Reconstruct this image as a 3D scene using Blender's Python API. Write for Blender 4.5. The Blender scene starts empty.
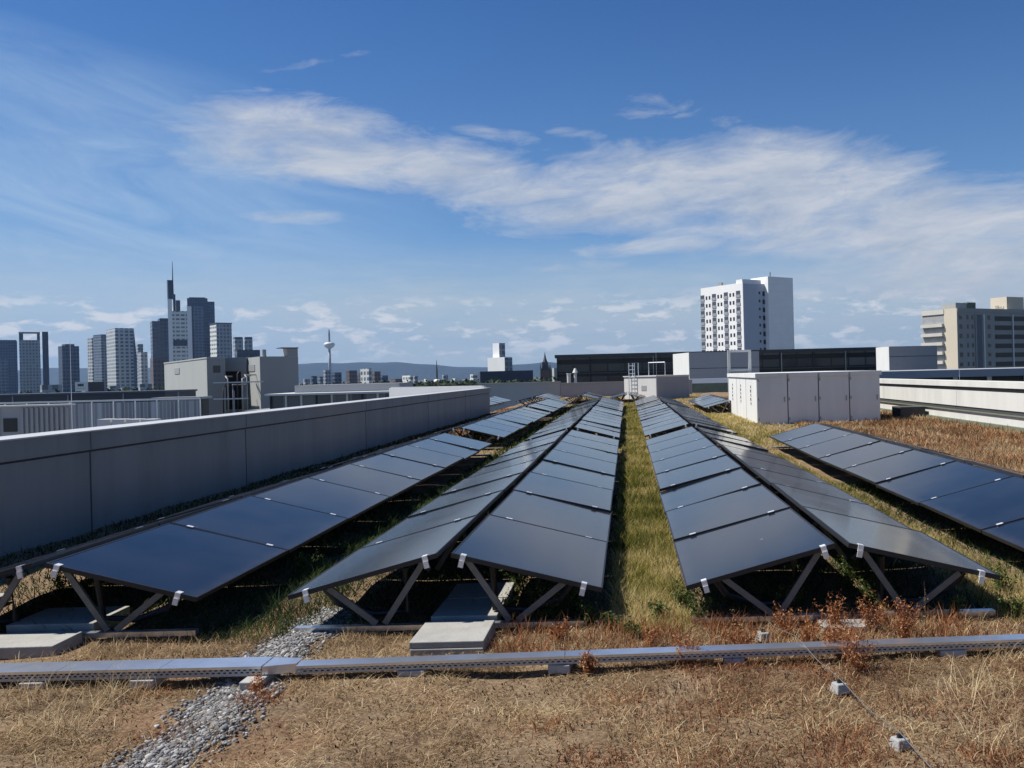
import bpy, math, random
import numpy as np
random.seed(7)
RNG = np.random.default_rng(11)
SC = bpy.context.scene
C = SC.collection
R = math.radians
F, TH, PX, PY, H = 860.0, 0.025, 627.0, 373.0, 1.88     # focal length (px), roll, principal point, eye height

# ------------------------------------------------------------------ design helpers
def uv(x, y):
    dx, dy = x - PX, y - PY
    return dx * math.cos(TH) - dy * math.sin(TH), dx * math.sin(TH) + dy * math.cos(TH)
def at(x, y, Y):
    u, v = uv(x, y)
    return (u * Y / F, Y, H - v * Y / F)
def zat(x, y, Y):
    return at(x, y, Y)[2]

# ------------------------------------------------------------------ mesh helpers
class MB:
    def __init__(s): s.v, s.f = [], []
    def add(s, vs, fs):
        o = len(s.v); s.v += [tuple(p) for p in vs]; s.f += [tuple(o + i for i in f) for f in fs]; return s
    def box(s, x0, y0, z0, x1, y1, z1):
        return s.add([(x0,y0,z0),(x1,y0,z0),(x1,y1,z0),(x0,y1,z0),(x0,y0,z1),(x1,y0,z1),(x1,y1,z1),(x0,y1,z1)],
                     [(0,3,2,1),(4,5,6,7),(0,1,5,4),(1,2,6,5),(2,3,7,6),(3,0,4,7)])
    def quad(s, a, b, c, d): return s.add([a,b,c,d], [(0,1,2,3)])
    def bar(s, a, b, w, t, up=(0,1,0)):
        a, b, up = np.array(a, float), np.array(b, float), np.array(up, float)
        d = b - a; d /= np.linalg.norm(d)
        p = np.cross(d, up); p /= np.linalg.norm(p); q = np.cross(p, d)
        p, q = p * w / 2, q * t / 2
        vs = [a-p-q, a+p-q, a+p+q, a-p+q, b-p-q, b+p-q, b+p+q, b-p+q]
        return s.add(vs, [(0,1,2,3),(7,6,5,4),(0,4,5,1),(1,5,6,2),(2,6,7,3),(3,7,4,0)])
    def tube(s, pts, r, n=8):
        pts = [np.array(p, float) for p in pts]; rs = r if isinstance(r, (list, tuple)) else [r] * len(pts)
        o = len(s.v)
        for i, p in enumerate(pts):
            d = pts[min(i+1, len(pts)-1)] - pts[max(i-1, 0)]; d /= np.linalg.norm(d)
            a = np.array((0,0,1.0)) if abs(d[2]) < .9 else np.array((1.0,0,0))
            e1 = np.cross(d, a); e1 /= np.linalg.norm(e1); e2 = np.cross(d, e1)
            for k in range(n):
                t = 2 * math.pi * k / n
                s.v.append(tuple(p + rs[i] * (math.cos(t) * e1 + math.sin(t) * e2)))
        for i in range(len(pts) - 1):
            for k in range(n):
                a0, a1 = o + i*n + k, o + i*n + (k+1) % n
                s.f.append((a0, a1, a1 + n, a0 + n))
        s.f.append(tuple(o + k for k in range(n))[::-1]); s.f.append(tuple(o + (len(pts)-1)*n + k for k in range(n)))
        return s
    def prism(s, poly, z0, z1):
        n = len(poly)
        vs = [(x, y, z0) for x, y in poly] + [(x, y, z1) for x, y in poly]
        fs = [tuple(range(n))[::-1], tuple(range(n, 2*n))] + [(i, (i+1) % n, n + (i+1) % n, n + i) for i in range(n)]
        return s.add(vs, fs)
    def mesh(s, name, m, bevel=0):
        me = bpy.data.meshes.new(name); me.from_pydata(s.v, [], s.f)
        if m: me.materials.append(m)
        me.update()
        return me
    def build(s, name, m, parent=None, smooth=False, bevel=0):
        return link(name, s.mesh(name, m), parent, smooth, bevel)

def link(name, me, parent=None, smooth=False, bevel=0):
    o = bpy.data.objects.new(name, me); C.objects.link(o)
    if parent: o.parent = parent
    if smooth:
        me.polygons.foreach_set('use_smooth', [True] * len(me.polygons))
    if bevel:
        b = o.modifiers.new('bevel', 'BEVEL'); b.width = bevel; b.segments = 2; b.limit_method = 'ANGLE'
    return o
def tag(o, label=None, cat=None, group=None, kind=None):
    if label: o['label'] = label
    if cat: o['category'] = cat
    if group: o['group'] = group
    if kind: o['kind'] = kind
    return o
def thing(name, label, cat, loc=(0,0,0), rz=0, group=None):
    o = bpy.data.objects.new(name, None); C.objects.link(o)
    o.location = loc; o.rotation_euler = (0, 0, rz); o.empty_display_size = .2
    return tag(o, label, cat, group)
def fast_mesh(name, verts, faces_list, m, attr=None):
    """verts (N,3); faces_list: arrays (M,k); attr: per-vertex float 'rnd'"""
    me = bpy.data.meshes.new(name)
    me.vertices.add(len(verts)); me.vertices.foreach_set('co', verts.astype(np.float32).ravel())
    loops = np.concatenate([f.ravel() for f in faces_list]).astype(np.int32)
    tot = np.concatenate([np.full(len(f), f.shape[1]) for f in faces_list])
    start = np.concatenate([[0], np.cumsum(tot)[:-1]]).astype(np.int32)
    me.loops.add(len(loops)); me.loops.foreach_set('vertex_index', loops)
    me.polygons.add(len(tot)); me.polygons.foreach_set('loop_start', start)
    if attr is not None:
        a = me.attributes.new('rnd', 'FLOAT', 'POINT'); a.data.foreach_set('value', attr.astype(np.float32))
    me.materials.append(m); me.update(calc_edges=True); me.validate()
    return me

# ------------------------------------------------------------------ materials
def newmat(name):
    m = bpy.data.materials.new(name); m.use_nodes = True
    return m, m.node_tree.nodes, m.node_tree.links, m.node_tree.nodes['Principled BSDF']
def rgba(c): return (c[0], c[1], c[2], 1)
def ramp(n, stops, interp='LINEAR'):
    r = n.new('ShaderNodeValToRGB'); cr = r.color_ramp; cr.interpolation = interp
    while len(cr.elements) < len(stops): cr.elements.new(.5)
    for e, (p, c) in zip(cr.elements, stops): e.position = p; e.color = rgba(c)
    return r
def math_(n, l, op, a, b=None, c=None, clamp=False):
    m = n.new('ShaderNodeMath'); m.operation = op; m.use_clamp = clamp
    for i, x in enumerate((a, b, c)):
        if x is None: continue
        if isinstance(x, (int, float)): m.inputs[i].default_value = x
        else: l.new(x, m.inputs[i])
    return m.outputs[0]
def mat(name, col, rough=.7, metal=0, var=.12, scale=3.0, bump=0, bscale=40, spec=.5, streak=0):
    """painted / mineral surface with soft uneven wear"""
    m, n, l, b = newmat(name)
    b.inputs['Roughness'].default_value = rough; b.inputs['Metallic'].default_value = metal
    b.inputs['Specular IOR Level'].default_value = spec
    tc = n.new('ShaderNodeTexCoord')
    nz = n.new('ShaderNodeTexNoise'); nz.inputs['Scale'].default_value = scale; nz.inputs['Detail'].default_value = 6
    nz.inputs['Roughness'].default_value = .65
    if streak:
        mp = n.new('ShaderNodeMapping'); mp.inputs['Scale'].default_value = (1, 1, 1 / streak)
        l.new(tc.outputs['Object'], mp.inputs[0]); l.new(mp.outputs[0], nz.inputs['Vector'])
    else: l.new(tc.outputs['Object'], nz.inputs['Vector'])
    r = ramp(n, [(.25, [c * (1 - var) for c in col]), (.5, col), (.78, [min(1, c * (1 + var)) for c in col])])
    l.new(nz.outputs['Fac'], r.inputs[0]); l.new(r.outputs[0], b.inputs['Base Color'])
    if bump:
        n2 = n.new('ShaderNodeTexNoise'); n2.inputs['Scale'].default_value = bscale; n2.inputs['Detail'].default_value = 4
        l.new(tc.outputs['Object'], n2.inputs['Vector'])
        bp = n.new('ShaderNodeBump'); bp.inputs['Strength'].default_value = bump; bp.inputs['Distance'].default_value = .01
        l.new(n2.outputs['Fac'], bp.inputs['Height']); l.new(bp.outputs[0], b.inputs['Normal'])
    return m
def facade(name, wall, glass, fh, bw, fv=.5, fu=.6, rough=.25, var=.35):
    """window grid in object space: floors fh high, bays bw wide (walls are axis aligned in object space)"""
    m, n, l, b = newmat(name)
    tc = n.new('ShaderNodeTexCoord'); sx = n.new('ShaderNodeSeparateXYZ'); l.new(tc.outputs['Object'], sx.inputs[0])
    a = math_(n, l, 'ADD', sx.outputs[0], sx.outputs[1]); a = math_(n, l, 'DIVIDE', math_(n, l, 'ADD', a, 1000.0 * bw + .1), bw)
    z = math_(n, l, 'DIVIDE', math_(n, l, 'ADD', sx.outputs[2], 100.0 * fh), fh)
    mu = math_(n, l, 'LESS_THAN', math_(n, l, 'FRACT', a), fu); mz = math_(n, l, 'LESS_THAN', math_(n, l, 'FRACT', z), fv)
    msk = math_(n, l, 'MULTIPLY', mu, mz)
    cb = n.new('ShaderNodeCombineXYZ'); l.new(math_(n, l, 'FLOOR', a), cb.inputs[0]); l.new(math_(n, l, 'FLOOR', z), cb.inputs[1])
    wn = n.new('ShaderNodeTexWhiteNoise'); l.new(cb.outputs[0], wn.inputs['Vector'])
    g = ramp(n, [(0, [c * (1 - var) for c in glass]), (.8, glass), (1, [c * (1 + 2 * var) for c in glass])]); l.new(wn.outputs['Value'], g.inputs[0])
    mx = n.new('ShaderNodeMix'); mx.data_type = 'RGBA'; l.new(msk, mx.inputs[0]); mx.inputs[6].default_value = rgba(wall); l.new(g.outputs[0], mx.inputs[7])
    l.new(mx.outputs[2], b.inputs['Base Color'])
    rr = n.new('ShaderNodeMix'); l.new(msk, rr.inputs[0]); rr.inputs[2].default_value = .7; rr.inputs[3].default_value = rough
    l.new(rr.outputs[0], b.inputs['Roughness'])
    return m
def blade_mat(name, stops, rough=.8, trans=.3):
    m, n, l, b = newmat(name)
    at_ = n.new('ShaderNodeAttribute'); at_.attribute_name = 'rnd'
    r = ramp(n, stops); l.new(at_.outputs['Fac'], r.inputs[0]); l.new(r.outputs[0], b.inputs['Base Color'])
    b.inputs['Roughness'].default_value = rough; b.inputs['Specular IOR Level'].default_value = .2
    t = n.new('ShaderNodeBsdfTranslucent'); l.new(r.outputs[0], t.inputs[0])
    mx = n.new('ShaderNodeMixShader'); mx.inputs[0].default_value = trans
    l.new(b.outputs[0], mx.inputs[1]); l.new(t.outputs[0], mx.inputs[2]); l.new(mx.outputs[0], n['Material Output'].inputs[0])
    return m

M = {}
M['conc'] = mat('concrete', (.36,.35,.325), .85, var=.22, scale=6, bump=.35)
M['slab'] = mat('paving_concrete', (.3,.295,.27), .85, var=.18, scale=7, bump=.3)
M['alu'] = mat('galvanised', (.74,.77,.8), .3, metal=.9, var=.12, scale=9)
M['clamp'] = mat('bright_aluminium', (.75,.75,.75), .42, metal=.4, var=.08)
M['strut'] = mat('mill_aluminium', (.15,.145,.135), .55, metal=.2, var=.25, scale=14)
M['black'] = mat('black_anodised', (.012,.012,.014), .45, var=.2, scale=6)
M['dark'] = mat('dark_metal', (.03,.032,.035), .5, var=.2)
M['wall'] = mat('wall_cladding', (.235,.235,.23), .62, var=.2, scale=1.3, streak=7, bump=.08)
M['wallcap'] = mat('wall_coping', (.5,.505,.5), .45, metal=.3, var=.12, scale=2)
M['seam'] = mat('seam_dark', (.05,.052,.055), .7)
M['cab'] = mat('cabinet_grey', (.66,.665,.63), .55, var=.1, scale=1.6, streak=6)
M['cabwhite'] = mat('cabinet_white', (.6,.6,.57), .6, var=.06, scale=1.5, streak=4)
M['cabgrey'] = mat('cabinet_dull', (.3,.305,.31), .6, var=.06, scale=1.5)
M['white'] = mat('white_render', (.78,.78,.76), .75, var=.06, scale=.15, streak=5)
M['wallwhite'] = mat('stained_white_render', (.56,.56,.52), .8, var=.14, scale=1.1, streak=5)
M['blue_render'] = mat('blue_grey_render', (.42,.46,.53), .75, var=.05, scale=.2)
M['panelled'] = mat('white_fibre_panels', (.82,.83,.82), .7, var=.05, scale=.3)
M['creampale'] = mat('pale_cream_render', (.52,.5,.44), .75, var=.08, scale=.3)
M['cream'] = mat('cream_render', (.56,.5,.39), .75, var=.06, scale=.2)
M['grey_render'] = mat('grey_render', (.3,.31,.33), .75, var=.08, scale=.3)
M['beige'] = mat('beige_render', (.37,.385,.365), .75, var=.08, scale=.3, streak=4)
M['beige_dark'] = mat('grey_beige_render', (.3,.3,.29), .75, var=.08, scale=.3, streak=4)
M['winglass'] = mat('window_glass', (.03,.035,.045), .15, var=.3, scale=.5)
M['winlight'] = mat('window_blind', (.3,.31,.32), .5, var=.2, scale=.5)
M['navy'] = mat('navy_cladding', (.035,.045,.075), .4, var=.15, scale=.2)
M['slate'] = mat('slate_cladding', (.07,.085,.115), .45, var=.12, scale=.05)
M['greyroof'] = mat('roof_felt', (.2,.2,.2), .85, var=.2, scale=.6, bump=.2)
M['whiteroof'] = mat('white_roof_membrane', (.74,.74,.72), .7, var=.08, scale=.5)
M['olive'] = mat('olive_roof_edge', (.13,.15,.105), .8, var=.2, scale=2)
M['rusty'] = mat('brick_brown', (.16,.11,.09), .85, var=.15, scale=1)
M['copper'] = mat('church_stone', (.15,.1,.085), .85, var=.2, scale=.3)
M['spire'] = mat('slate_spire', (.05,.06,.07), .6, var=.2)

# solar glass: near-black cells under textured glass with a thin dust film
def panel_mat():
    m, n, l, b = newmat('solar_glass')
    tc = n.new('ShaderNodeTexCoord'); oi = n.new('ShaderNodeObjectInfo')
    ad = n.new('ShaderNodeVectorMath'); ad.operation = 'ADD'; l.new(tc.outputs['Object'], ad.inputs[0]); 
    sc_ = n.new('ShaderNodeVectorMath'); sc_.operation = 'SCALE'; l.new(oi.outputs['Location'], sc_.inputs[0]); sc_.inputs['Scale'].default_value = 1.7
    l.new(sc_.outputs[0], ad.inputs[1])
    nz = n.new('ShaderNodeTexNoise'); nz.inputs['Scale'].default_value = 1.6; nz.inputs['Detail'].default_value = 5; l.new(ad.outputs[0], nz.inputs['Vector'])
    r = ramp(n, [(.3, (.004,.005,.008)), (.7, (.009,.01,.014))]); l.new(nz.outputs['Fac'], r.inputs[0]); l.new(r.outputs[0], b.inputs['Base Color'])
    rr = n.new('ShaderNodeMapRange'); l.new(nz.outputs['Fac'], rr.inputs[0]); rr.inputs[3].default_value = .07; rr.inputs[4].default_value = .16
    l.new(rr.outputs[0], b.inputs['Roughness']); b.inputs['IOR'].default_value = 1.5
    # dust
    d = n.new('ShaderNodeBsdfDiffuse'); d.inputs[0].default_value = (.32,.3,.29,1)
    mx = n.new('ShaderNodeMixShader')
    dr = n.new('ShaderNodeMapRange'); l.new(nz.outputs['Fac'], dr.inputs[0]); dr.inputs[1].default_value = .3; dr.inputs[2].default_value = .75
    dr.inputs[3].default_value = .003; dr.inputs[4].default_value = .022
    sx = n.new('ShaderNodeSeparateXYZ'); l.new(tc.outputs['Object'], sx.inputs[0])
    ed = n.new('ShaderNodeMapRange'); ed.interpolation_type = 'SMOOTHSTEP'; l.new(math_(n, l, 'ABSOLUTE', sx.outputs[0]), ed.inputs[0]); ed.inputs[1].default_value = 1.02; ed.inputs[2].default_value = 1.16; ed.inputs[4].default_value = .075
    n3 = n.new('ShaderNodeTexNoise'); n3.inputs['Scale'].default_value = 9; n3.inputs['Detail'].default_value = 6; l.new(ad.outputs[0], n3.inputs['Vector'])
    sp = n.new('ShaderNodeMapRange'); l.new(n3.outputs['Fac'], sp.inputs[0]); sp.inputs[1].default_value = .74; sp.inputs[2].default_value = .78; sp.inputs[4].default_value = .25
    tot = math_(n, l, 'ADD', math_(n, l, 'ADD', dr.outputs[0], math_(n, l, 'MULTIPLY', ed.outputs[0], n3.outputs['Fac'])), sp.outputs[0])
    l.new(tot, mx.inputs[0]); l.new(b.outputs[0], mx.inputs[1]); l.new(d.outputs[0], mx.inputs[2])
    l.new(mx.outputs[0], n['Material Output'].inputs[0])
    return m
M['pv'] = panel_mat()

# perforated galvanised sheet: two staggered rows of slots that really let light through
def perforated(name, pitch=.036, zc=(-.0085, .0075)):
    m, n, l, b = newmat(name)
    b.inputs['Base Color'].default_value = (.4,.41,.42,1); b.inputs['Metallic'].default_value = .5; b.inputs['Roughness'].default_value = .5
    tc = n.new('ShaderNodeTexCoord'); sx = n.new('ShaderNodeSeparateXYZ'); l.new(tc.outputs['Object'], sx.inputs[0])
    tot = None
    for k, z0 in enumerate(zc):
        fx = math_(n, l, 'FRACT', math_(n, l, 'ADD', math_(n, l, 'DIVIDE', sx.outputs[0], pitch), 500 + .5 * k))
        mu = math_(n, l, 'LESS_THAN', fx, .5)
        mz = math_(n, l, 'LESS_THAN', math_(n, l, 'ABSOLUTE', math_(n, l, 'SUBTRACT', sx.outputs[2], z0)), .0042)
        k_ = math_(n, l, 'MULTIPLY', mu, mz)
        tot = k_ if tot is None else math_(n, l, 'MAXIMUM', tot, k_)
    t = n.new('ShaderNodeBsdfTransparent'); mx = n.new('ShaderNodeMixShader')
    l.new(tot, mx.inputs[0]); l.new(b.outputs[0], mx.inputs[1]); l.new(t.outputs[0], mx.inputs[2]); l.new(mx.outputs[0], n['Material Output'].inputs[0])
    return m
M['perf'] = perforated('perforated_sheet')

def ground_mat():
    m, n, l, b = newmat('roof_substrate')
    b.inputs['Roughness'].default_value = .95; b.inputs['Specular IOR Level'].default_value = .1
    tc = n.new('ShaderNodeTexCoord')
    def noise(s, d=8, r=.65):
        z = n.new('ShaderNodeTexNoise'); z.inputs['Scale'].default_value = s; z.inputs['Detail'].default_value = d; z.inputs['Roughness'].default_value = r
        l.new(tc.outputs['Object'], z.inputs['Vector']); return z.outputs['Fac']
    r1 = ramp(n, [(.3, (.05,.034,.022)), (.45, (.125,.086,.05)), (.58, (.21,.15,.088)), (.75, (.32,.245,.155))])
    l.new(noise(2.2), r1.inputs[0])
    r2 = ramp(n, [(.32, (.07,.045,.03)), (.5, (.26,.18,.11)), (.7, (.5,.4,.27))]); l.new(noise(38, 6, .7), r2.inputs[0])
    mx = n.new('ShaderNodeMix'); mx.data_type = 'RGBA'; mx.inputs[0].default_value = .5
    l.new(r1.outputs[0], mx.inputs[6]); l.new(r2.outputs[0], mx.inputs[7])
    red = ramp(n, [(.52, (0,0,0)), (.64, (1,1,1))]); l.new(noise(.55, 5), red.inputs[0])
    mx2 = n.new('ShaderNodeMix'); mx2.data_type = 'RGBA'; l.new(math_(n, l, 'MULTIPLY', red.outputs[0], .4), mx2.inputs[0])
    l.new(mx.outputs[2], mx2.inputs[6]); mx2.inputs[7].default_value = (.24,.1,.05,1)
    l.new(mx2.outputs[2], b.inputs['Base Color'])
    bp = n.new('ShaderNodeBump'); bp.inputs['Strength'].default_value = .8; bp.inputs['Distance'].default_value = .02
    l.new(noise(45, 6, .75), bp.inputs['Height']); l.new(bp.outputs[0], b.inputs['Normal'])
    return m
M['ground'] = ground_mat()

# ------------------------------------------------------------------ ground
def g(x, y):
    return .012 * np.sin(3.1*x + 1.3*y) + .010 * np.sin(-2.3*x + 4.1*y + 1) + .007 * np.sin(7.3*x + 2*y) * np.sin(5.9*y - 1.2*x) - .008
def grid(name, x0, x1, y0, y1, nx, ny, m, fn):
    xs, ys = np.linspace(x0, x1, nx), np.linspace(y0, y1, ny)
    X, Y = np.meshgrid(xs, ys); V = np.stack([X, Y, fn(X, Y)], -1).reshape(-1, 3)
    i = np.arange(nx - 1)[None, :] + nx * np.arange(ny - 1)[:, None]
    Q = np.stack([i, i + 1, i + nx + 1, i + nx], -1).reshape(-1, 4)
    return link(name, fast_mesh(name, V, [Q], m), smooth=True)
tag(grid('ground', -7.2, 10.9, -6, 75, 260, 560, M['ground'], g), kind='structure')
b = MB(); b.box(-7.3, -6.2, -26, 10.95, 75.2, -.12)
tag(b.build('roof_building', M['grey_render']), 'large flat roofed building carrying the planted roof and solar panels', 'building')
m_, n_, l_, b_ = newmat('city_floor'); b_.inputs['Roughness'].default_value = .9
tc_ = n_.new('ShaderNodeTexCoord'); nz_ = n_.new('ShaderNodeTexNoise'); nz_.inputs['Scale'].default_value = .006; nz_.inputs['Detail'].default_value = 8
l_.new(tc_.outputs['Object'], nz_.inputs['Vector'])
r_ = ramp(n_, [(.35, (.035,.05,.03)), (.5, (.08,.085,.07)), (.65, (.15,.14,.13))]); l_.new(nz_.outputs['Fac'], r_.inputs[0]); l_.new(r_.outputs[0], b_.inputs['Base Color'])
M['city'] = m_
b = MB(); b.quad((-22000,-3000,-26), (22000,-3000,-26), (22000,22000,-26), (-22000,22000,-26))
tag(b.build('city_ground', M['city']), kind='structure')

# hills beyond the city
def hills():
    n = 240; xs = np.linspace(-14000, 9000, n)
    px = np.array([-900, 0, 60, 150, 300, 330, 370, 400, 440, 480, 520, 545, 560, 640, 700, 900, 1100, 1500.])
    py = np.array([372, 372, 368, 368, 364, 362.5, 362, 363, 365.5, 367, 365, 362.5, 363.5, 364, 365, 362, 364, 366.])
    Yd = 13500.
    X = np.array([at(a, c, Yd)[0] for a, c in zip(px, py)]); Z = np.array([zat(a, c, Yd) for a, c in zip(px, py)])
    zz = np.interp(xs, X, Z) + 9 * np.sin(xs / 310.) + 6 * np.sin(xs / 97. + 1)
    rows = [(-2600, .0), (-1500, .45), (-700, .8), (0, 1.), (900, .7), (2500, 0)]
    V = []
    for dy, k in rows:
        V.append(np.stack([xs, np.full(n, Yd + dy), -30 + (zz + 30) * k], -1))
    V = np.concatenate(V); nr = len(rows)
    i = np.arange(n - 1)[None, :] + n * np.arange(nr - 1)[:, None]
    Q = np.stack([i, i + 1, i + n + 1, i + n], -1).reshape(-1, 4)
    return tag(link('hills', fast_mesh('hills', V, [Q], mat('wooded_hills', (.012,.028,.036), .95, var=.35, scale=.003)), smooth=True), kind='structure')
hills()

# ------------------------------------------------------------------ solar rows
RZ, EZ, HW, GAP = .585, .300, 1.165, .055      # ridge height, eave height, half width, half ridge gap
PITCH, PL = 1.74, 1.722
def half_pts(s):
    a = np.array((s * GAP, 0, RZ)); e = np.array((s * HW, 0, EZ)); d = (e - a) / np.linalg.norm(e - a)
    nrm = np.array((-d[2] * s, 0, d[0] * s)); 
    if nrm[2] < 0: nrm = -nrm
    return a, d, nrm, np.linalg.norm(e - a)
def slopebox(mb, s, t0, t1, y0, y1, h0, h1):
    a, d, nn, L = half_pts(s)
    P = lambda t, y, h: tuple(a + d * t + nn * h + np.array((0, y, 0)))
    vs = [P(t0,y0,h0), P(t1,y0,h0), P(t1,y1,h0), P(t0,y1,h0), P(t0,y0,h1), P(t1,y0,h1), P(t1,y1,h1), P(t0,y1,h1)]
    fs = [(0,3,2,1),(4,5,6,7),(0,1,5,4),(1,2,6,5),(2,3,7,6),(3,0,4,7)]
    if s < 0: fs = [f[::-1] for f in fs]
    return mb.add(vs, fs)
PM = {}
for s in (-1, 1):
    L = half_pts(s)[3]
    g_ = MB(); slopebox(g_, s, .011, L - .011, .011, PL - .011, -.012, -.003); PM['glass', s] = g_.mesh('panel', M['pv'])
    f_ = MB()
    slopebox(f_, s, 0, L, 0, .012, -.035, 0); slopebox(f_, s, 0, L, PL - .012, PL, -.035, 0)
    slopebox(f_, s, 0, .012, .012, PL - .012, -.035, 0); slopebox(f_, s, L - .012, L, .012, PL - .012, -.035, 0)
    slopebox(f_, s, .0125, L - .0125, .0125, PL - .0125, -.02, -.014)
    PM['frame', s] = f_.mesh('frame', M['black'])
    for k, t in (('a', .09), ('b', L - .14)):
        h_ = MB(); slopebox(h_, s, t - .02, t + .02, -.012, .038, .001, .006); slopebox(h_, s, t - .02, t + .02, -.014, -.004, -.042, .001)
        slopebox(h_, s, t - .019, t + .019, -.024, -.0145, -.085, -.034)
        PM['hook', k, s] = h_.mesh('clamp', M['clamp'])
        c_ = MB(); slopebox(c_, s, t - .03 + (.1 if k == 'a' else -.05), t + .03 + (.1 if k == 'a' else -.05), -.024, .012, .001, .008)
        PM['clamp', k, s] = c_.mesh('clamp', M['clamp'])
    a, d, nn, L = half_pts(s)
    bx = s * (GAP + .44)
    for k, t in (('in', .12), ('out', .86)):
        top = a + d * t - nn * .04
        st = MB(); st.bar((bx + (.03 * s if k == 'out' else -.03 * s), .06, .06), tuple(top + np.array((0, .06, 0))),   .044, .022); PM['strut', k, s] = st.mesh('strut', M['strut'])
    # bowed cross brace behind the V
    p0, p1 = a + d * .93 - nn * .04, a + d * .5 - nn * .3
    br = MB(); br.tube([tuple(p0 + np.array((0,.16,0))), (p0[0] - s*.1, .2, .18), (bx + s*.1, .22, .09), (bx - s*.16, .22, .11), tuple(a + d*.3 - nn*.06 + np.array((0,.16,0)))], .027, 8)
    PM['brace', s] = br.mesh('brace', M['black'])
rl = MB(); rl.box(-1.13, .03, .012, 1.13, .09, .05); PM['rail'] = rl.mesh('base_rail', M['alu'])
lr = MB(); lr.box(-.02, 0, 0, .02, PL, .03); PM['purlin'] = lr.mesh('purlin', M['black'])

def tent(cx, y0, n, label, lean=0.0):
    root = thing('solar_panel_row', label, 'solar panels', (cx, y0, 0), 0, 'rows of black solar panels on the planted roof')
    for i in range(n):
        for s in (-1, 1):
            p = link('panel', PM['glass', s], root); p.location = (0, i * PITCH, 0)
            p.rotation_euler = (R(random.gauss(0, .25)), R(random.gauss(0, .4)), 0)
            link('frame', PM['frame', s], p)
            for k in 'ab':
                link('clamp', PM['hook' if i == 0 else 'clamp', k, s], p)
    for i in range(n + 1):
        y = min(i * PITCH, n * PITCH - .12)
        if i in (0, n): o = link('base_rail', PM['rail'], root); o.location.y = y
        for s in (-1, 1):
            for k in ('in', 'out'):
                o = link('strut', PM['strut', k, s], root); o.location.y = y
            if i == 0: o = link('brace', PM['brace', s], root)
    return root
Y1 = 6.35
T1, T2, T3, T4 = -4.38, -1.385, 1.56, 4.49
tent(T1, Y1, 8, 'front black solar row nearest the long grey wall on the left')
tent(T2, Y1, 8, 'front black solar row directly left of the central grass strip')
tent(T3, Y1, 8, 'front black solar row directly right of the central grass strip')
tent(T4, Y1 + .1, 8, 'front dark blue solar row beside the red and straw meadow on the right')
tent(T1, 22.2, 8, 'middle solar row past the end of the front row along the grey wall')
tent(T2, 21.2, 8, 'middle solar row continuing beyond the front row left of the grass strip')
tent(T3, 21.4, 8, 'middle solar row continuing beyond the front row right of the grass strip')
tent(T1, 37.0, 7, 'far solar row beside the reddish soil past the wall end')
tent(T2, 36.0, 7, 'far solar row left of the grass strip ending before the ladder box')
tent(T3, 36.2, 7, 'far solar row right of the grass strip beneath the white ladder box')
tent(T4, 37.0, 6, 'short solar row showing its open end left of the grey housing')
tent(-8.7, 45.5, 6, 'farthest solar row on the left just past the end of the grey wall')
tent(-5.75, 53.0, 5, 'leftmost of the three back solar rows with dark open ends before the far parapet')
tent(-2.87, 53.0, 5, 'back solar row with dark open end in the middle before the far parapet')
tent(.02, 53.0, 4, 'back solar row closing the far end of the central grass strip')

# ballast slabs and blocks
def slab(x0, x1, y0, y1, z0, z1, label, group='concrete ballast slabs under the solar rows'):
    o = MB().box(-(x1-x0)/2, -(y1-y0)/2, 0, (x1-x0)/2, (y1-y0)/2, z1-z0).build('concrete_slab', M['slab'], bevel=.006)
    o.location = ((x0+x1)/2, (y0+y1)/2, z0); o.rotation_euler.z = R(random.uniform(-1, 1))
    return tag(o, label, 'concrete slab', group)
slab(-1.52, -1.02, 5.84, 6.34, -.01, .038, 'lower concrete slab of the pair under the ridge left of the grass strip')
slab(-1.53, -1.02, 5.85, 6.34, .0385, .085, 'upper sunlit concrete slab of the pair under the ridge left of the grass strip')
slab(-1.52, -1.02, 6.47, 6.97, -.01, .085, 'shaded concrete slab lying behind the front rail left of the grass strip')
slab(-1.52, -1.02, 6.99, 7.49, -.01, .085, 'deepest shaded concrete slab under the row left of the grass strip')
slab(-4.72, -4.06, 6.0, 6.34, -.01, .075, 'pale concrete slab at the left edge under the front row by the wall')
slab(-4.72, -4.06, 6.47, 6.95, -.01, .1, 'shaded concrete slab behind the pale one under the row by the wall')
slab(1.35, 1.75, 6.12, 6.34, -.02, .035, 'concrete slab half hidden by red weeds under the row right of the grass strip')
slab(-5.75, -5.5, 7.3, 7.62, .0, .07, 'small pale concrete slab beyond the left row near the wall foot')

# ------------------------------------------------------------------ cable tray
def tray(x0, x1, yf, yb, z0, z1, rot, label):
    t = thing('cable_tray', label, 'cable tray', ((x0+x1)/2, yf, (z0+z1)/2), rot, 'perforated metal cable trays')
    w, d, h = (x1-x0)/2, yb-yf, (z1-z0)/2
    MB().box(-w, 0, -h, w, .0022, h-.003).build('side_panel', M['perf'], t)
    MB().box(-w, d-.0022, -h, w, d, h-.003).build('side_panel', M['perf'], t)
    MB().box(-w, .0025, -h, w, d-.0025, -h+.002).build('base_plate', M['alu'], t)
    lid = MB(); n = 4
    for i in range(n):
        a = -w + 2*w*i/n + .002; c = -w + 2*w*(i+1)/n - .002
        lid.box(a, -.003, h-.0027, c, d+.003, h); lid.box(a, -.0032, h-.016, c, -.0008, h-.0028)
    lid.build('lid', M['alu'], t)
    cb = MB()
    for k in range(4):
        cb.tube([(-w+.02, d*(.2+.18*k), -h+.016), (0, d*(.22+.17*k), -h+.018), (w-.02, d*(.2+.18*k), -h+.016)], .011, 6)
    cb.build('cable', M['black'], t)
    return t
tray(-4.9, -2.33, 5.38, 5.56, .045, .105, R(-.2), 'wider perforated cable tray at the left with an end on the gravel strip')
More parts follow.
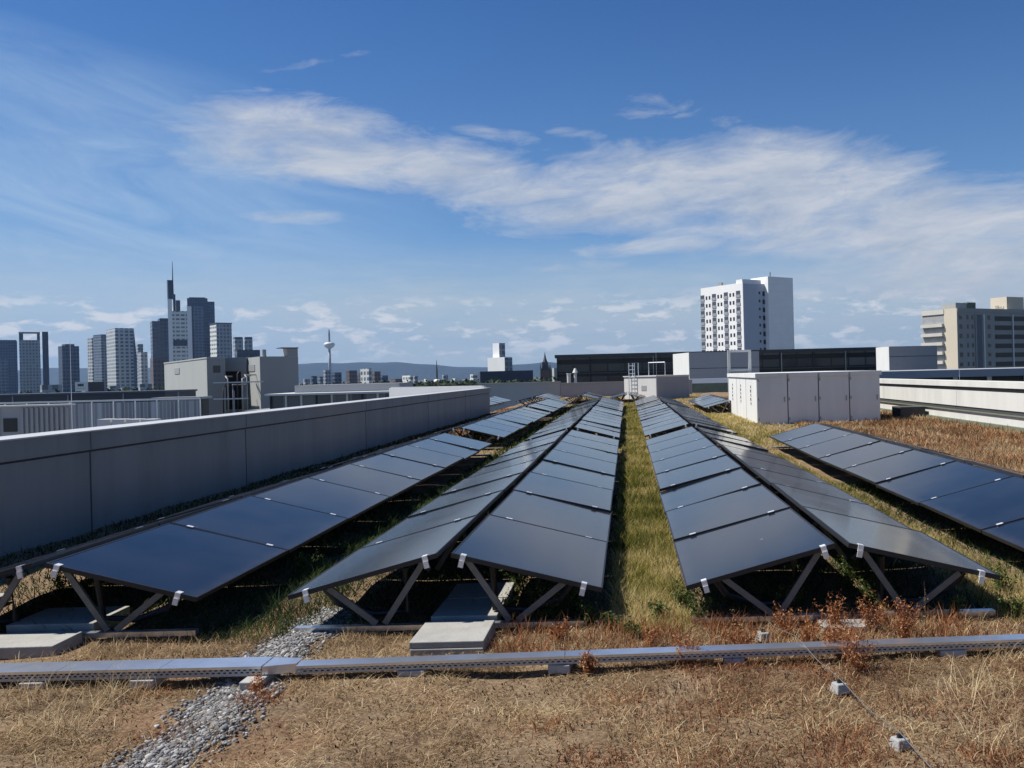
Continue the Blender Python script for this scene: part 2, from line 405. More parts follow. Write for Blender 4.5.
rd = thing('tray_reducer', 'tapered galvanised end piece joining the wide cable tray to the narrow one', 'tray reducer', (-2.33, 5.378, .047))
MB().prism([(0.002,.0),(.2,.05),(.2,.155),(0.002,.178)], 0, .054).build('reducer_plate', M['alu'], rd)
tray(-2.12, 4.6, 5.5, 5.605, .05, .1, R(2.1), 'long narrow perforated cable tray running across in front of the solar rows')
def block(x, y, w, label, h=.056):
    o = MB().box(-w/2, -.1, 0, w/2, .1, h).build('concrete_block', M['conc'], bevel=.006)
    o.location = (x, y, -.01); o.rotation_euler.z = R(random.uniform(-4, 4))
    return tag(o, label, 'concrete block', 'concrete blocks propping the cable trays')
for px, py, w, lab in ((263,677,.13,'concrete block propping the tray joint at the gravel strip'),(413,673,.17,'concrete block under the tray in front of the paired slabs'),
                    (560,665,.14,'concrete block under the tray left of the grass strip'),(735,661,.13,'concrete block under the tray behind red weeds right of the grass strip'),
                    (958,650,.17,'concrete block under the tray near its right end')):
    u, v = uv(px, py); Yb = H * F / v; X_b = uv(px, py)[0] * 5.45 / F; block(X_b, 5.47 + .0367 * (X_b + 2.1) + (0 if X_b > -2.15 else -.1), w, lab)
for px, lab in ((40,'concrete block in shadow under the left cable tray'), (150,'concrete block hidden low under the wide tray before the gravel')):
    block(uv(px, 680)[0] * 5.45 / F, 5.46, .15, lab, .05)

# lightning protection wire with its little concrete holders
w_ = MB(); pts = [(.85, 7.4), (1.0, 6.1), (1.06, 5.66), (1.1, 5.5), (1.13, 5.3), (1.19, 5.0), (1.25, 4.6), (1.3, 4.24), (1.36, 3.8), (1.42, 3.2)]
zz = [.04, .05, .125, .1, .08, .075, .045, .075, .03, .03]
tag(w_.tube([(x, y, z) for (x, y), z in zip(pts, zz)], .0026, 6).build('lightning_wire', M['strut'], smooth=True), 'thin metal lightning wire running over the tray onto dry grass', 'wire')
def holder(x, y, lab):
    t = thing('wire_holder', lab, 'wire holder', (x, y, -.005), R(20), 'concrete holders of the lightning wire')
    b = MB(); b.add([(-.045,-.045,0),(.045,-.045,0),(.045,.045,0),(-.045,.045,0),(-.032,-.032,.055),(.032,-.032,.055),(.032,.032,.055),(-.032,.032,.055)],
          [(0,3,2,1),(4,5,6,7),(0,1,5,4),(1,2,6,5),(2,3,7,6),(3,0,4,7)]); b.build('base', M['beige_dark'], t, bevel=.006)
    MB().box(-.015,-.006,.0552,.015,.006,.076).build('clip', M['dark'], t)
holder(1.3, 4.24, 'small concrete wire holder standing alone on dry grass at lower right')
holder(1.19, 5.0, 'small concrete wire holder among red weeds just in front of the tray')
holder(.905, 6.0, 'small pale wire holder right behind the tray below the right solar row')

# ------------------------------------------------------------------ long wall on the left
WX = -7.08
t = thing('parapet_wall', 'long grey clad parapet wall running along the left side of the roof', 'wall', (WX, 0, 0))
MB().box(-.42, -6, -.1, 0, 44.2, 1.02).build('wall_face', M['wall'], t)
MB().box(-.45, -6, 1.05, .03, 44.25, 1.285).build('coping', M['wall'], t)
MB().box(-.4, -6, 1.02, -.02, 44.2, 1.05).build('shadow_gap', M['seam'], t)
MB().box(-.47, -6, 1.287, .05, 44.27, 1.305).build('cap', M['wallcap'], t)
for y in (4.0, 11.3, 15.9, 23.2, 30.5, 37.5):
    MB().box(.0, y-.012, -.08, .004, y+.012, 1.018).build('seam', M['seam'], t)
    MB().box(.031, y-.03, 1.06, .04, y+.03, 1.28).build('joint_strip', M['wall'], t)
# low planted soil and gutter at its foot
# ------------------------------------------------------------------ right wall
t = thing('right_parapet_wall', 'white rendered wall with two dark stained ledges on the right side', 'wall', (10.7, 0, 0))
t.name = 'white_wall'
MB().box(0, 6, .13, .5, 60, .40).build('lower_band', M['wallwhite'], t)
MB().box(-.06, 6, .402, .5, 60, .43).build('ledge', M['olive'], t)
MB().box(.03, 6, .432, .5, 60, .55).build('stained_band', M['seam'], t)
MB().box(0, 6, .552, .5, 60, 1.06).build('wall_face', M['wallwhite'], t)
MB().box(.04, 6, 1.062, .5, 60, 1.18).build('shadow_gap', M['seam'], t)
MB().box(-.05, 6, 1.182, .55, 60, 1.36).build('cap', M['wallwhite'], t)
MB().box(-.1, 6, -.1, .5, 60, .128).build('plinth', M['olive'], t)
for y in (12., 20., 28., 36., 44.):
    MB().box(-.003, y-.015, .56, -.0005, y+.015, 1.055).build('seam', M['beige'], t)
MB().box(-1.0, 30.6, -.1, -.12, 31.6, .42).build('drain_box', M['seam'], t)

# ------------------------------------------------------------------ big housing on the right
t = thing('ventilation_housing', 'large grey panelled ventilation housing with a flat lid on the roof', 'ventilation housing', (4.45, 29.6, 0))
W_, D_, HT = 4.25, 8.2, 1.60
MB().box(.02, .02, -.1, W_-.02, D_, HT).build('core', M['seam'], t)
for i in range(4):
    MB().box(W_*i/4+.018, 0, -.05, W_*(i+1)/4-.018, .019, HT).build('front_panel', M['cab'], t)
for i in range(3):
    p = MB().box(0, D_*i/3+.03, -.05, .019, D_*(i+1)/3-.03, HT).build('side_panel', M['cab'], t)
    for k, yy in enumerate((.5,) if i < 2 else (.45,)):
        lv = MB()
        for q in range(5):
            z = .62 + q * .15
            lv.box(-.012, D_*(i+yy+.15*k)/3, z, -.001, D_*(i+yy+.15*k)/3+.1+.07*(q%2), z+.1)
        lv.build('louvre', M['seam'], p)
for i in range(4):
    hx = W_*(i+.88)/4
    hb = MB().box(hx, -.03, .75, hx+.03, -.001, .93)
    for zq in (.12, .8, 1.45): hb.box(W_*i/4+.03, -.012, zq, W_*i/4+.07, -.001, zq+.1)
    hb.build('handle', M['cabgrey'], t)
MB().box(-.05, -.05, HT+.002, W_+.05, D_+.05, HT+.15).build('lid', M['cab'], t)
for i in range(1, 4):
    MB().box(W_*i/4-.03, -.062, HT-.05, W_*i/4+.03, -.051, HT+.12).build('lid_bracket', M['cabgrey'], t)
t = thing('guard_frame', 'rectangular pale metal guard frame standing at the left end of the housing', 'guard frame', (0,0,0))
A, B_ = at(728, 374, 38.2), at(751, 373, 38.2)
for k, X_ in enumerate((A[0]+.05, B_[0]-.05)):
    MB().box(X_-.06, 38.1, .0, X_+.06, 38.2, zat(740, 350, 38.2)-.1).build('post', M['cabwhite'], t)
MB().box(A[0]-.01, 38.1, zat(740, 350, 38.2)-.098, B_[0]+.01, 38.2, zat(740, 350, 38.2)).build('top_bar', M['cabwhite'], t)
MB().box(A[0]+.112, 38.1, 1.83, B_[0]-.112, 38.2, 1.92).build('lower_bar', M['cabwhite'], t)

# ------------------------------------------------------------------ corner-on boxes and buildings
def corner(pl, pc, pr, ytop, Y, b):
    """nearest vertical edge at pixel column pc, depth Y; right face heads b radians off the picture plane"""
    Cx, _, zt = at(pc, ytop, Y)
    k1, k0 = uv(pr, ytop)[0] / F, uv(pl, ytop)[0] / F
    rx, ry = math.cos(b), math.sin(b); lx, ly = -math.sin(b), math.cos(b)
    W = (k1 * Y - Cx) / (rx - k1 * ry) if pr > pc else 0
    D = (k0 * Y - Cx) / (lx - k0 * ly) if pl < pc else 0
    return (Cx, Y, 0), b, W, D, zt
def building(name, label, cat, pl, pc, pr, ytop, Y, b, m, zb=-26, roof=None, group=None, D=None, W=None, pname='wall', m2=None):
    loc, b, W0, D0, zt = corner(pl, pc, pr, ytop, Y, b)
    W = W or W0; D = D or D0
    t = thing(name, label, cat, loc, b, group)
    MB().box(0, 0, zb, W, D, zt).build(pname, m, t)
    if roof: MB().box(.02*W, .02*D, zt+.002, .98*W, .98*D, zt + roof[1]).build('roof', roof[0], t)
    return t, W, D, zt

# white box with ladder
t, W, D, zt = building('roof_access_box', 'small white roof box with a ladder and hoop at the end of the grass strip', 'roof box', 624, 656, 689, 376.5, 60, R(42), M['cabwhite'], zb=-.1, pname='body')
MB().box(-.06, -.06, zt+.002, W+.06, D+.06, zt+.07).build('lid', M['cabwhite'], t)
MB().box(.02, -.008, -.05, W-.02, -.001, zt-.05).build('painted_shade_panel', M['cabgrey'], t)  # face turned from the sun, coloured grey to show its shade
for yy in (D*.62, D*.80):
    MB().tube([(-.12, yy, .0), (-.12, yy, zt+1.0), (.25, yy, zt+1.0), (.25, yy, zt+.07)], .03, 6).build('ladder_rail', M['alu'], t)
rg = MB()
for q in range(9): rg.tube([(-.12, D*.62, .15+q*.28), (-.12, D*.80, .15+q*.28)], .02, 5)
rg.build('rungs', M['alu'], t)
MB().box(-.02, D*.3, .6, -.004, D*.45, .95).build('hatch', M['cabgrey'], t)
MB().tube([(.9,-.0,zt+.07),(.9,0,zt+1.0),(.9,D*.5,zt+1.0),(.9,D*.5,zt+.07)], .03, 6).build('hoop', M['alu'], t)

# grey plant boxes further off
t, W, D, zt = building('plant_housing', 'long grey plant housing with left face painted sunlit pale before the black building', 'roof box', 673, 689, 759, 352.5, 110, R(12), M['cabgrey'], zb=-1, pname='body')
MB().box(-.03, .02, -.9, -.004, D-.02, zt-.02).build('side_panel', M['cabwhite'], t)  # left face coloured lighter to show the sun on it
MB().box(0, -.03, 2.2, W, -.004, 2.26).build('joint', M['seam'], t)
t, W, D, zt = building('plant_housing', 'grey plant housing at the right end of the black building', 'roof box', 876, 889, 937, 346.5, 120, R(10), M['cabgrey'], zb=-4, pname='body')
MB().box(-.03, .02, -3.9, -.004, D-.02, zt-.02).build('side_panel', M['cabwhite'], t)  # sunlit left side put in as a lighter colour
MB().box(0, -.03, 3.2, W, -.004, 3.27).build('joint', M['seam'], t)

# black glazed building across the back
a0, a1 = at(557, 355, 160), at(877, 347, 160)
t = thing('black_building', 'long low black glazed office building stretching across behind the roof', 'building', (a0[0], 160, 0))
Wb = a1[0] - a0[0]; zt = a0[2]
MB().box(0, 0, -26, Wb, 26, zt-.6).build('curtain_wall', facade('black_curtain_wall', (.012,.013,.015), (.02,.024,.03), 2.3, 3.2, .62, .93, .12, .5), t)
MB().box(-.4, -.5, zt-.598, Wb+.4, 26.4, zt).build('roof_edge', M['dark'], t)
for k in range(11):
    MB().box(Wb*k/10-.06, -.35, -1, Wb*k/10+.06, -.002, zt-.6).build('mullion', M['dark'] if k not in (3,7,9) else M['cabgrey'], t)
MB().box(0, -.2, 1.9, Wb, -.004, 2.15).build('transom', M['dark'], t)

# far parapet, ledges, vents
for nm, lab, p0, p1, Yd, y0, m in (('far_parapet', 'pale grey far parapet wall closing the roof behind the panels', 478, 560, 72, 383.5, M['beige']),
                              ('far_parapet', 'darker grey far parapet wall in front of the black building', 560.3, 692, 72, 383, M['cabgrey'])):
    A, B_ = at(p0, y0, Yd), at(p1, y0 - (p1 - p0) * TH, Yd)
    t = thing(nm, lab, 'wall', (A[0], Yd, 0))
    MB().box(0, 0, -26, B_[0]-A[0], .4, A[2]-.1).build('wall_face', m, t)
    MB().box(-.02, -.06, A[2]-.098, B_[0]-A[0]+.02, .46, A[2]).build('cap', m, t)
A, B_ = at(687, 379, 84), at(733, 378, 84)
t = thing('roof_ledge', 'white edged roof ledge above an olive green slope beside the ladder box', 'roof edge', (A[0], 84, 0))
MB().box(0, 0, A[2]-.45, 9, .4, A[2]).build('white_edge', M['white'], t)
MB().box(0, .1, -2, 9, .5, A[2]-.46).build('olive_face', M['olive'], t)
t = thing('vent_pipe', 'short white roof vent pipe on the far parapet left of its twin', 'vent', at(569, 383, 75), 0, 'white roof vents on the far parapet')
MB().tube([(0,0,-.5),(0,0,.75)], .17, 10).build('pipe', M['cabwhite'], t); MB().tube([(0,0,.752),(0,0,.85)], .2, 10).build('cap', M['cabwhite'], t)
t = thing('vent_pipe', 'taller white roof vent pipe with conical cowl on the far parapet', 'vent', at(575.5, 382, 75), 0, 'white roof vents on the far parapet')
MB().tube([(0,0,-.5),(0,0,.8)], .13, 10).build('pipe', M['cabwhite'], t); MB().tube([(0,0,.81),(0,0,1.2)], [.26,.08], 10).build('cowl', M['cabwhite'], t)
# roof surface of the far neighbour
tag(MB().box(-34, 76, -26, 40, 158, -.6).build('neighbour_roof', M['greyroof']), 'flat grey roof of the neighbouring building between parapet and black building', 'building')

# pale low roof block beyond the left wall
t, W, D, zt = building('low_white_roof', 'low white roof block showing above the far end of the grey wall', 'roof block', 389, 484, 487, 386.5, 47, R(60), M['white'], zb=-26, roof=(M['whiteroof'], .05), W=.2, pname='body')
# terrace left of the wall
tag(MB().box(-60, 2, -26, -7.6, 43, -1.6).build('lower_roof', M['greyroof']), 'flat grey lower roof on the far side of the left wall', 'building')

# corrugated container, cut down to a thin front so no side shows
A, B_ = at(-60, 409, 30), at(68.5, 405.3, 30)
t = thing('container_front', 'thin front of a grey ribbed container with a dark square opening beyond the wall', 'container', (A[0], 30, 0))
Wc = B_[0]-A[0]; zt = B_[2]
MB().box(0, .06, -1.6, Wc, .3, zt).build('body', M['cabgrey'], t)
rb = MB(); k = 0.0
xo0, xo1 = at(2.5, 420, 30)[0]-A[0], at(16, 420, 30)[0]-A[0]; zo0, zo1 = zat(9, 432, 30), zat(9, 418.5, 30)
while k < Wc - .1:
    if not (k + .1 > xo0 and k < xo1): rb.box(k, 0, -1.6, k+.09, .059, zt-.06)
    k += .175
rb.build('ribs', M['cabgrey'], t)
MB().box(xo0, .03, zo0, xo1, .058, zo1).build('opening', M['black'], t)
MB().box(-.03, -.03, zt+.002, Wc+.03, .35, zt+.05).build('roof', M['cab'], t)
# railing + glazed shed band behind it
A, B_ = at(-60, 407, 36), at(200, 397.5, 36)
t = thing('terrace_railing', 'long metal terrace railing with thin posts and glass infill beyond the wall', 'railing', (A[0], 36, 0))
Wr = B_[0]-A[0]; zt = B_[2]
MB().box(0, -.04, zt-.07, Wr, .04, zt).build('handrail', M['cab'], t)
for i in range(13):
    MB().box(Wr*i/12-.02, -.018, -1.6, Wr*i/12+.02, .018, zt-.072).build('post', M['alu'], t)
gl = facade('hazy_glass', (.34,.365,.38), (.24,.265,.29), 5, .16, 1.0, .7, .3, .35)
for i in range(12):
    MB().box(Wr*i/12+.03, -.008, -1.5, Wr*(i+1)/12-.03, .008, zt-.12).build('glass_panel', gl, t)
# low planter boxes under the rail
for i, (p0, p1) in enumerate(((97,110),(112,124),(126,139),(141,154))):
    A, B_ = at(p0, 419.5, 33), at(p1, 419.2, 33)
    tag(MB().box(A[0], 33, -1.6, B_[0], 33.5, A[2]).build('roof_hatch', M['cabwhite']), ['first','second','third','fourth'][i] + ' low white roof hatch counted from the container behind the wall', 'roof hatch', 'low white hatches along the railing')
# dark roof band
A, B_ = at(-80, 394, 70), at(165, 391, 70)
t = thing('dark_flat_building', 'long dark flat roofed building in front of the skyline on the left', 'building', (A[0], 70, 0))
MB().box(0, 0, -26, B_[0]-A[0], 5, B_[2]-.1).build('wall', mat('dark_blue_roof', (.05,.06,.075), .5, var=.2, scale=.3), t)
MB().box(-.1, -.15, B_[2]-.098, B_[0]-A[0]+.1, 5.1, B_[2]+.05).build('roof_edge', M['slate'], t)
for i in range(9):
    MB().box(3+i*4.5, -.05, -3, 3.1+i*4.5, -.002, B_[2]-.12).build('wall_post', M['cabgrey'], t)
# glazed shed in front of the beige blocks
A, B_ = at(160, 399, 44), at(199, 396.5, 44)
t = thing('glazed_shed', 'low glazed screen shed with dark frame at the foot of the beige blocks', 'shed', (A[0], 44, 0))
MB().box(0, 0, -1.6, B_[0]-A[0], .6, B_[2]-.12).build('glass_wall', facade('shed_glass', (.16,.19,.23), (.2,.24,.29), 5, .5, 1.0, .85, .4, .2), t)
MB().box(-.3, -.3, B_[2]-.118, B_[0]-A[0]+.3, .8, B_[2]).build('roof', M['cabgrey'], t)
MB().box(B_[0]-A[0]+.01, -.05, -1.6, B_[0]-A[0]+.2, .6, B_[2]-.12).build('corner_post', M['dark'], t)

# beige roof plant blocks
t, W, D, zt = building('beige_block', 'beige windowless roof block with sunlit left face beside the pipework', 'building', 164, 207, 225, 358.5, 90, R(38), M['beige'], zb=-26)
MB().box(-.04, -.03, -2, W, -.004, zt-.05).build('painted_shade_wall', M['beige_dark'], t)  # darker render puts the shade of this side into the colour
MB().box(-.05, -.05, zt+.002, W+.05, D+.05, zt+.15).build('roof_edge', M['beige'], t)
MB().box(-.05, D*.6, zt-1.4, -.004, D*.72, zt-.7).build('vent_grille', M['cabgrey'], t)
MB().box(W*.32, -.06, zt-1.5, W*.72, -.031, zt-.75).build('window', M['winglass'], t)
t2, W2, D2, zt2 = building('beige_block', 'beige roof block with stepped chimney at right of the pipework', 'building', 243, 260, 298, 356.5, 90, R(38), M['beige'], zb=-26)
MB().box(-.04, -.03, -2, W2, -.004, zt2-.05).build('painted_shade_wall', M['beige_dark'], t2)  # right face darkened in colour for the shade on it
MB().box(-.05, D2*.3, zt2-1.5, -.004, D2*.75, zt2-.8).build('vent_grille', M['cabgrey'], t2)
MB().box(W2*.72, .02, zt2+.002, W2, 1.5, zt2+.85).build('chimney', M['beige_dark'], t2)
MB().box(W2*.55, -.1, zt2+.855, W2+.05, 1.6, zt2+.95).build('chimney_cap', M['dark'], t2)
MB().tube([(W2*.15, .6, zt2), (W2*.15, .6, zt2+.75)], .22, 8).build('vent', M['cabgrey'], t2)
# recess with pipework between them
A, B_ = at(214, 358, 93.5), at(246, 357, 93.5)
t = thing('recessed_block', 'dark recessed block between the two beige blocks', 'building', (A[0], 93.5, 0))
MB().box(0, 0, -26, B_[0]-A[0], 5, A[2]).build('wall', M['beige_dark'], t)
MB().box(.7, -.05, -1, 2.9, -.004, A[2]-1.5).build('opening', M['black'], t)
t = thing('pipework', 'tangle of silver pipes and ducts between the beige blocks', 'pipes', at(236, 405, 89.5))
random.seed(3)
for q in range(6):
    x = -1.3 + q * .5; z = random.uniform(1.2, 3.6)
    MB().tube([(x, 0, -1), (x, 0, z), (x + random.uniform(-.5, .5), .5, z + .3), (x + random.uniform(-.5,.5), 2, z + .3)], random.uniform(.04, .09), 7).build('pipe', M['cabgrey'] if q % 3 else M['dark'], t, smooth=True)
for z in (.6, 2.3): MB().box(-2.2, -.3, z, 3.0 if z > 1 else 1.4, -.2, z + .12).build('cross_beam', M['cab'], t)
# railings and low building right of the blocks
A, B_ = at(270, 389, 62), at(392, 386, 62)
t = thing('low_roof_house', 'low grey roof house with a row of framed panes behind the wall', 'building', (A[0], 62, 0))
Wq = B_[0]-A[0]; zt = A[2]
MB().box(0, 0, -26, Wq, 6, zt-.5).build('wall', facade('pane_band', (.2,.22,.23), (.13,.14,.15), 6, 1.2, 1, .86, .3, .3), t)
MB().box(-.2, -.5, zt-.498, Wq+.2, 6.2, zt-.36).build('roof_edge', M['cab'], t)
MB().box(1, 2, zt-.358, Wq, 6, zt+.2).build('upper_band', M['grey_render'], t)
for q in range(8):
    MB().box(Wq*q/8, -.1, -6, Wq*q/8+.12, -.003, zt-.5).build('post', M['cab'] if q % 3 else M['dark'], t)

# long roof building beyond the white wall on the right
A = at(881, 371.5, 70)
t = thing('flat_grey_building', 'flat grey building with a strip of dark windows beyond the white wall', 'building', (A[0], 70, 0), R(-8))
MB().box(0, 0, -26, 30, 16, .3).build('wall', M['grey_render'], t)
MB().box(-.3, -.8, .9, 30, 16, A[2]).build('fascia', M['grey_render'], t)
MB().box(.2, .1, .302, 30, 15.5, .898).build('window_band', M['black'], t)
for q in (5.6, 8.2, 11, 13.8): MB().box(q, -.1, .3, q+.35, .099, .898).build('pier', M['cab'], t)

# ------------------------------------------------------------------ white tower block
t, W, D, zt = building('white_tower_block', 'tall white apartment tower with rows of small windows and balconies', 'apartment tower', 700.5, 742.5, 764, 282.5, 310, R(36), M['white'], zb=-26)
MB().box(.05, -.12, -26, W, -.01, zt-.35).build('gable_face', M['blue_render'], t)
rowh = 2.95
wn = MB().box(-.06, 0, 0, -.005, .85, 1.3).mesh('window', M['winglass'])
bal = MB().box(-.09, 0, 0, -.005, 2.1, 2.45).mesh('balcony', M['slate'])
brl = MB().box(-.2, -.05, 0, -.1, 2.15, 1.05).mesh('balustrade', M['cabgrey'])
for r_ in range(9):
    z = zt - 4.6 - r_ * rowh
    for c_ in range(4):
        o = link('balcony', bal, t); o.location = (0, D * (.06 + .285 * c_), z - .6)
        q = link('balustrade', brl, o)
    for c_ in range(3):
        for k in range(2):
            o = link('window', wn, t); o.location = (0, D * (.06 + .285 * c_ + .135 + .075 * k), z)
gw = MB().box(0, -.2, 0, .8, -.125, 1.0).mesh('window', M['winglass']); gw2 = MB().box(0, -.2, 0, 1.1, -.125, 1.7).mesh('window', M['winglass'])
for r_ in range(8):
    z = zt - 4.0 - r_ * rowh
    o = link('window', gw, t); o.location = (W * .72, 0, z)
    o = link('window', gw2, t); o.location = (W * .9, 0, z - .6)
MB().box(.3, .5, zt+.002, W*.9, D*.16, zt+1.3).build('roof_house', M['white'], t)
MB().box(.6, D*.52, zt+.002, 1.6, D*.6, zt+1.2).build('roof_vent', M['cabgrey'], t)
# taller stair volume in front-right
cb_, sb_ = math.cos(R(36)), math.sin(R(36)); lx, ly = W + .02, -2.0
cx_, cy_ = t.location.x + lx*cb_ - ly*sb_, t.location.y + lx*sb_ + ly*cb_
k = uv(793.5, 310)[0] / F; W3 = (k*cy_ - cx_) / (cb_ - k*sb_); zt3 = zat(766, 276.4, cy_)
MB().box(lx, ly, -26, lx + W3, ly + 9, zt3).build('stair_tower', M['panelled'], t)
for q in range(10):
    MB().box(lx - .02, ly - .05, zt3 - 2.6 - q * rowh, lx + W3 + .02, ly - .004, zt3 - 2.48 - q * rowh).build('panel_joint', M['white'], t)
MB().tube([(lx + W3*.25, ly + 2, zt3), (lx + W3*.25, ly + 2, zt3 + 1.9)], .15, 6).build('aerial', M['dark'], t)

# ------------------------------------------------------------------ apartment block on the right
t, W, D, zt = building('grey_apartment_block', 'grey apartment slab with cream end wall, loggias and balconies at the right', 'apartment block', 922, 957, 1075, 309, 260, R(30), M['beige_dark'], zb=-26)
MB().box(-.15, 0, -26, -.01, D*.36, zt+.3).build('cream_pier', M['cream'], t)
for r_ in range(8):
    z = zt - 3.0 - r_ * 2.85
    o = MB().box(-.05, D*.37, z - 1.1, -.01, D*.99, z + .35).build('balcony', M['winlight'], t)
    MB().box(-1.1, D*.37, z - 2.1, -.06, D*.99, z - 1.1).build('balustrade', M['creampale'], o)
MB().box(-.3, D*.36, zt-1.2, -.01, D, zt+.3).build('top_band', M['creampale'], t)
wn = MB().box(0, -.08, 0, 1.25, -.005, 1.3).mesh('window', M['winglass']); wn2 = MB().box(0, -.08, 0, .75, -.005, 1.3).mesh('window', M['winglass'])
lg = MB().box(0, -.1, 0, 5.2, -.005, 1.45).mesh('loggia', M['black'])
wp = MB().box(0, -.14, 1.1, 1.2, -.09, 1.28).mesh('blind', M['winlight'])
px0 = 957
def locx(px):   # x along the front for a pixel column
    k = uv(px, 330)[0] / F; Cx, Cy = t.location.x, t.location.y
    return (k * Cy - Cx) / (math.cos(R(30)) - k * math.sin(R(30)))
for r_ in range(8):
    z = zt - 3.1 - r_ * 2.85
    for px in (959.5, 987.8): 
        o = link('window', wn, t); o.location = (locx(px) + random.uniform(-.05,.05), 0, z)
        if random.random() < .4: link('blind', wp, o)
    for px in (967, 971.8): o = link('window', wn2, t); o.location = (locx(px), 0, z)
    for px in (995, 1014, 1033): o = link('loggia', lg, t); o.location = (locx(px), 0, z - .35); o.scale.x = (locx(px+16.5) - locx(px)) / 5.2
for px in (975, 983.2, 1012.2):
    MB().box(locx(px), -.3, -26, locx(px)+.45, -.11, zt-1.4).build('pilaster', M['cab'] if px > 980 else M['grey_render'], t)
MB().box(locx(976.5), -.06, -26, locx(982), -.01, zt-1.6).build('stair_glazing', M['slate'], t)
MB().box(0, -.2, zt-.9, W, -.012, zt+.3).build('parapet', M['beige_dark'], t)
MB().box(locx(959), 1, zt+.002, locx(970), 6, zt+2.0).build('roof_house', M['beige'], t)
MB().box(locx(970.2), .8, zt+.002, locx(978.5), 6, zt+2.2).build('roof_house', M['olive'], t)
MB().box(locx(1013), 2, zt+.002, locx(1030), 8, zt+4.5).build('roof_house', M['cream'], t)
ant = MB()
for q in range(7): x = locx(1002 + q*1.3); ant.tube([(x, 2, zt), (x, 2, zt + random.uniform(.6, 1.6))], .09, 5)
ant.build('aerials', M['dark'], t)

# ------------------------------------------------------------------ skyline
SK = 'skyscrapers of the city skyline'
FA = dict(
 blue=facade('glass_blue', (.085,.115,.165), (.035,.065,.125), 8, 6, .7, .75, .12), slate=facade('glass_slate', (.17,.205,.25), (.065,.095,.15), 7.5, 8, .6, .7, .15),
 pale=facade('pale_grid', (.5,.52,.5), (.14,.175,.215), 9, 11, .6, .62, .15), light=facade('light_grid', (.68,.69,.65), (.2,.225,.23), 9, 10, .45, .75, .2),
 navy=facade('navy_grid', (.075,.1,.145), (.025,.042,.075), 9, 8, .6, .75, .15), grey=facade('grey_grid', (.33,.355,.37), (.13,.155,.185), 8, 7, .6, .6, .2),
 brown=facade('brown_grid', (.14,.11,.1), (.05,.05,.06), 8, 7, .5, .6, .3))
def sky(label, pl, pc, pr, ytop, Y, b, m, name='skyscraper', cap=None, D=30, group=SK, zb=-26):
    b = b + math.degrees(math.atan2(-uv(pc, ytop)[0], F))
    if pc - pl < 1.5: pl = pc
    return building(name, label, 'skyscraper' if name == 'skyscraper' else 'building', pl, pc, pr, ytop, Y, R(b), m, zb=zb, roof=cap, group=group, D=None if pl < pc else D)
sky('dark blue glass block cut by the left edge of the photo', -14, -13, 17, 341, 2400, 0, FA['blue'], cap=(M['slate'], 3))
sky('lower teal glass block in front of the leftmost skyscraper', -8, -7, 8, 359, 2000, 8, FA['slate'])
t, W, D, zt = sky('silver skyscraper with an open frame on top and dark right column', 18, 19, 40, 340, 2200, 0, FA['grey'])
MB().box(0, 0, zt, W*.2, 20, zt+17).build('frame_leg', M['slate'], t); MB().box(W*.86, 0, zt, W, 20, zt+17).build('frame_leg', M['slate'], t)
MB().box(-.5, 0, zt+17.05, W+.5, 20, zt+21).build('frame_beam', M['grey_render'], t)
MB().box(W+5, 5, -26, W+18, 30, zt+22).build('side_column', M['navy'], t)
t, W, D, zt = sky('slim dark charcoal skyscraper standing alone left of centre of the skyline', 58, 62, 79, 346, 2100, 18, FA['navy'])
MB().box(W*.2, 2, zt, W*.75, D*.9, zt+5).build('roof_house', M['slate'], t)
sky('narrow pale skyscraper half hidden by its dark twin', 87, 92, 94, 338, 2300, 20, FA['pale'])
sky('dark twin skyscraper in front of the narrow pale one', 93, 101, 107.5, 335.5, 2250, 22, FA['slate'], cap=(M['slate'], 3))
t, W, D, zt = sky('broad pale glass skyscraper with a slanted right shoulder', 106, 115, 133, 328, 2150, 12, FA['pale'])
MB().add([(W,0,-26),(W+16,6,-26),(W+16,30,-26),(W,30,-26),(W,0,zt),(W+3,6,zt),(W+3,30,zt),(W,30,zt)], [(0,3,2,1),(4,5,6,7),(0,1,5,4),(1,2,6,5),(2,3,7,6),(3,0,4,7)]).build('shoulder', FA['slate'], t)
sky('small grey stepped office tower right of the slanted glass skyscraper', 136.5, 138, 143, 344, 2100, 10, FA['grey'])
sky('low grey office block at the foot of the stepped tower', 138, 141, 147.5, 352, 1900, 10, FA['grey'])
t, W, D, zt = sky('dark navy skyscraper left of the antenna tower', 150, 152, 171, 321, 2050, 4, FA['navy'])
MB().box(W*.4, 1, zt, W, D if D > 2 else 20, zt+7).build('roof_house', M['navy'], t)
sky('brown low block at the foot of the navy skyscraper', 150, 153, 166, 358, 1500, 10, FA['brown'], name='office_block')
# antenna tower
Yc = 1900
A = at(171, 311, Yc); s_ = Yc / F
t = thing('antenna_tower', 'tallest pale skyscraper with dark stepped crown and thin antenna', 'skyscraper', (at(172, 330, Yc)[0], Yc, 0), R(27), SK)
zz_ = lambda y: zat(172, y, Yc)
X_ = lambda p: (p - 172) * s_ * math.cos(R(27))
MB().box(X_(172.6), 2, -26, X_(188), 40, zz_(311)).build('office_floors', FA['light'], t)
MB().box(X_(173), 1, zz_(346), X_(187), 1.99, zz_(340)).build('sky_garden', M['navy'], t)
MB().box(X_(168.3), 0, -26, X_(172.5), 12, zz_(299)).build('corner_pier', M['white'], t)
MB().box(X_(187.4), -1, -26, X_(192), 12, zz_(306)).build('corner_pier', M['white'], t)
MB().box(X_(168.3), 1, zz_(298.9), X_(173.6), 12, zz_(280)).build('crown', M['navy'], t)
MB().box(X_(168), 0, zz_(298.9), X_(169), .9, zz_(281)).build('crown_edge', M['white'], t)
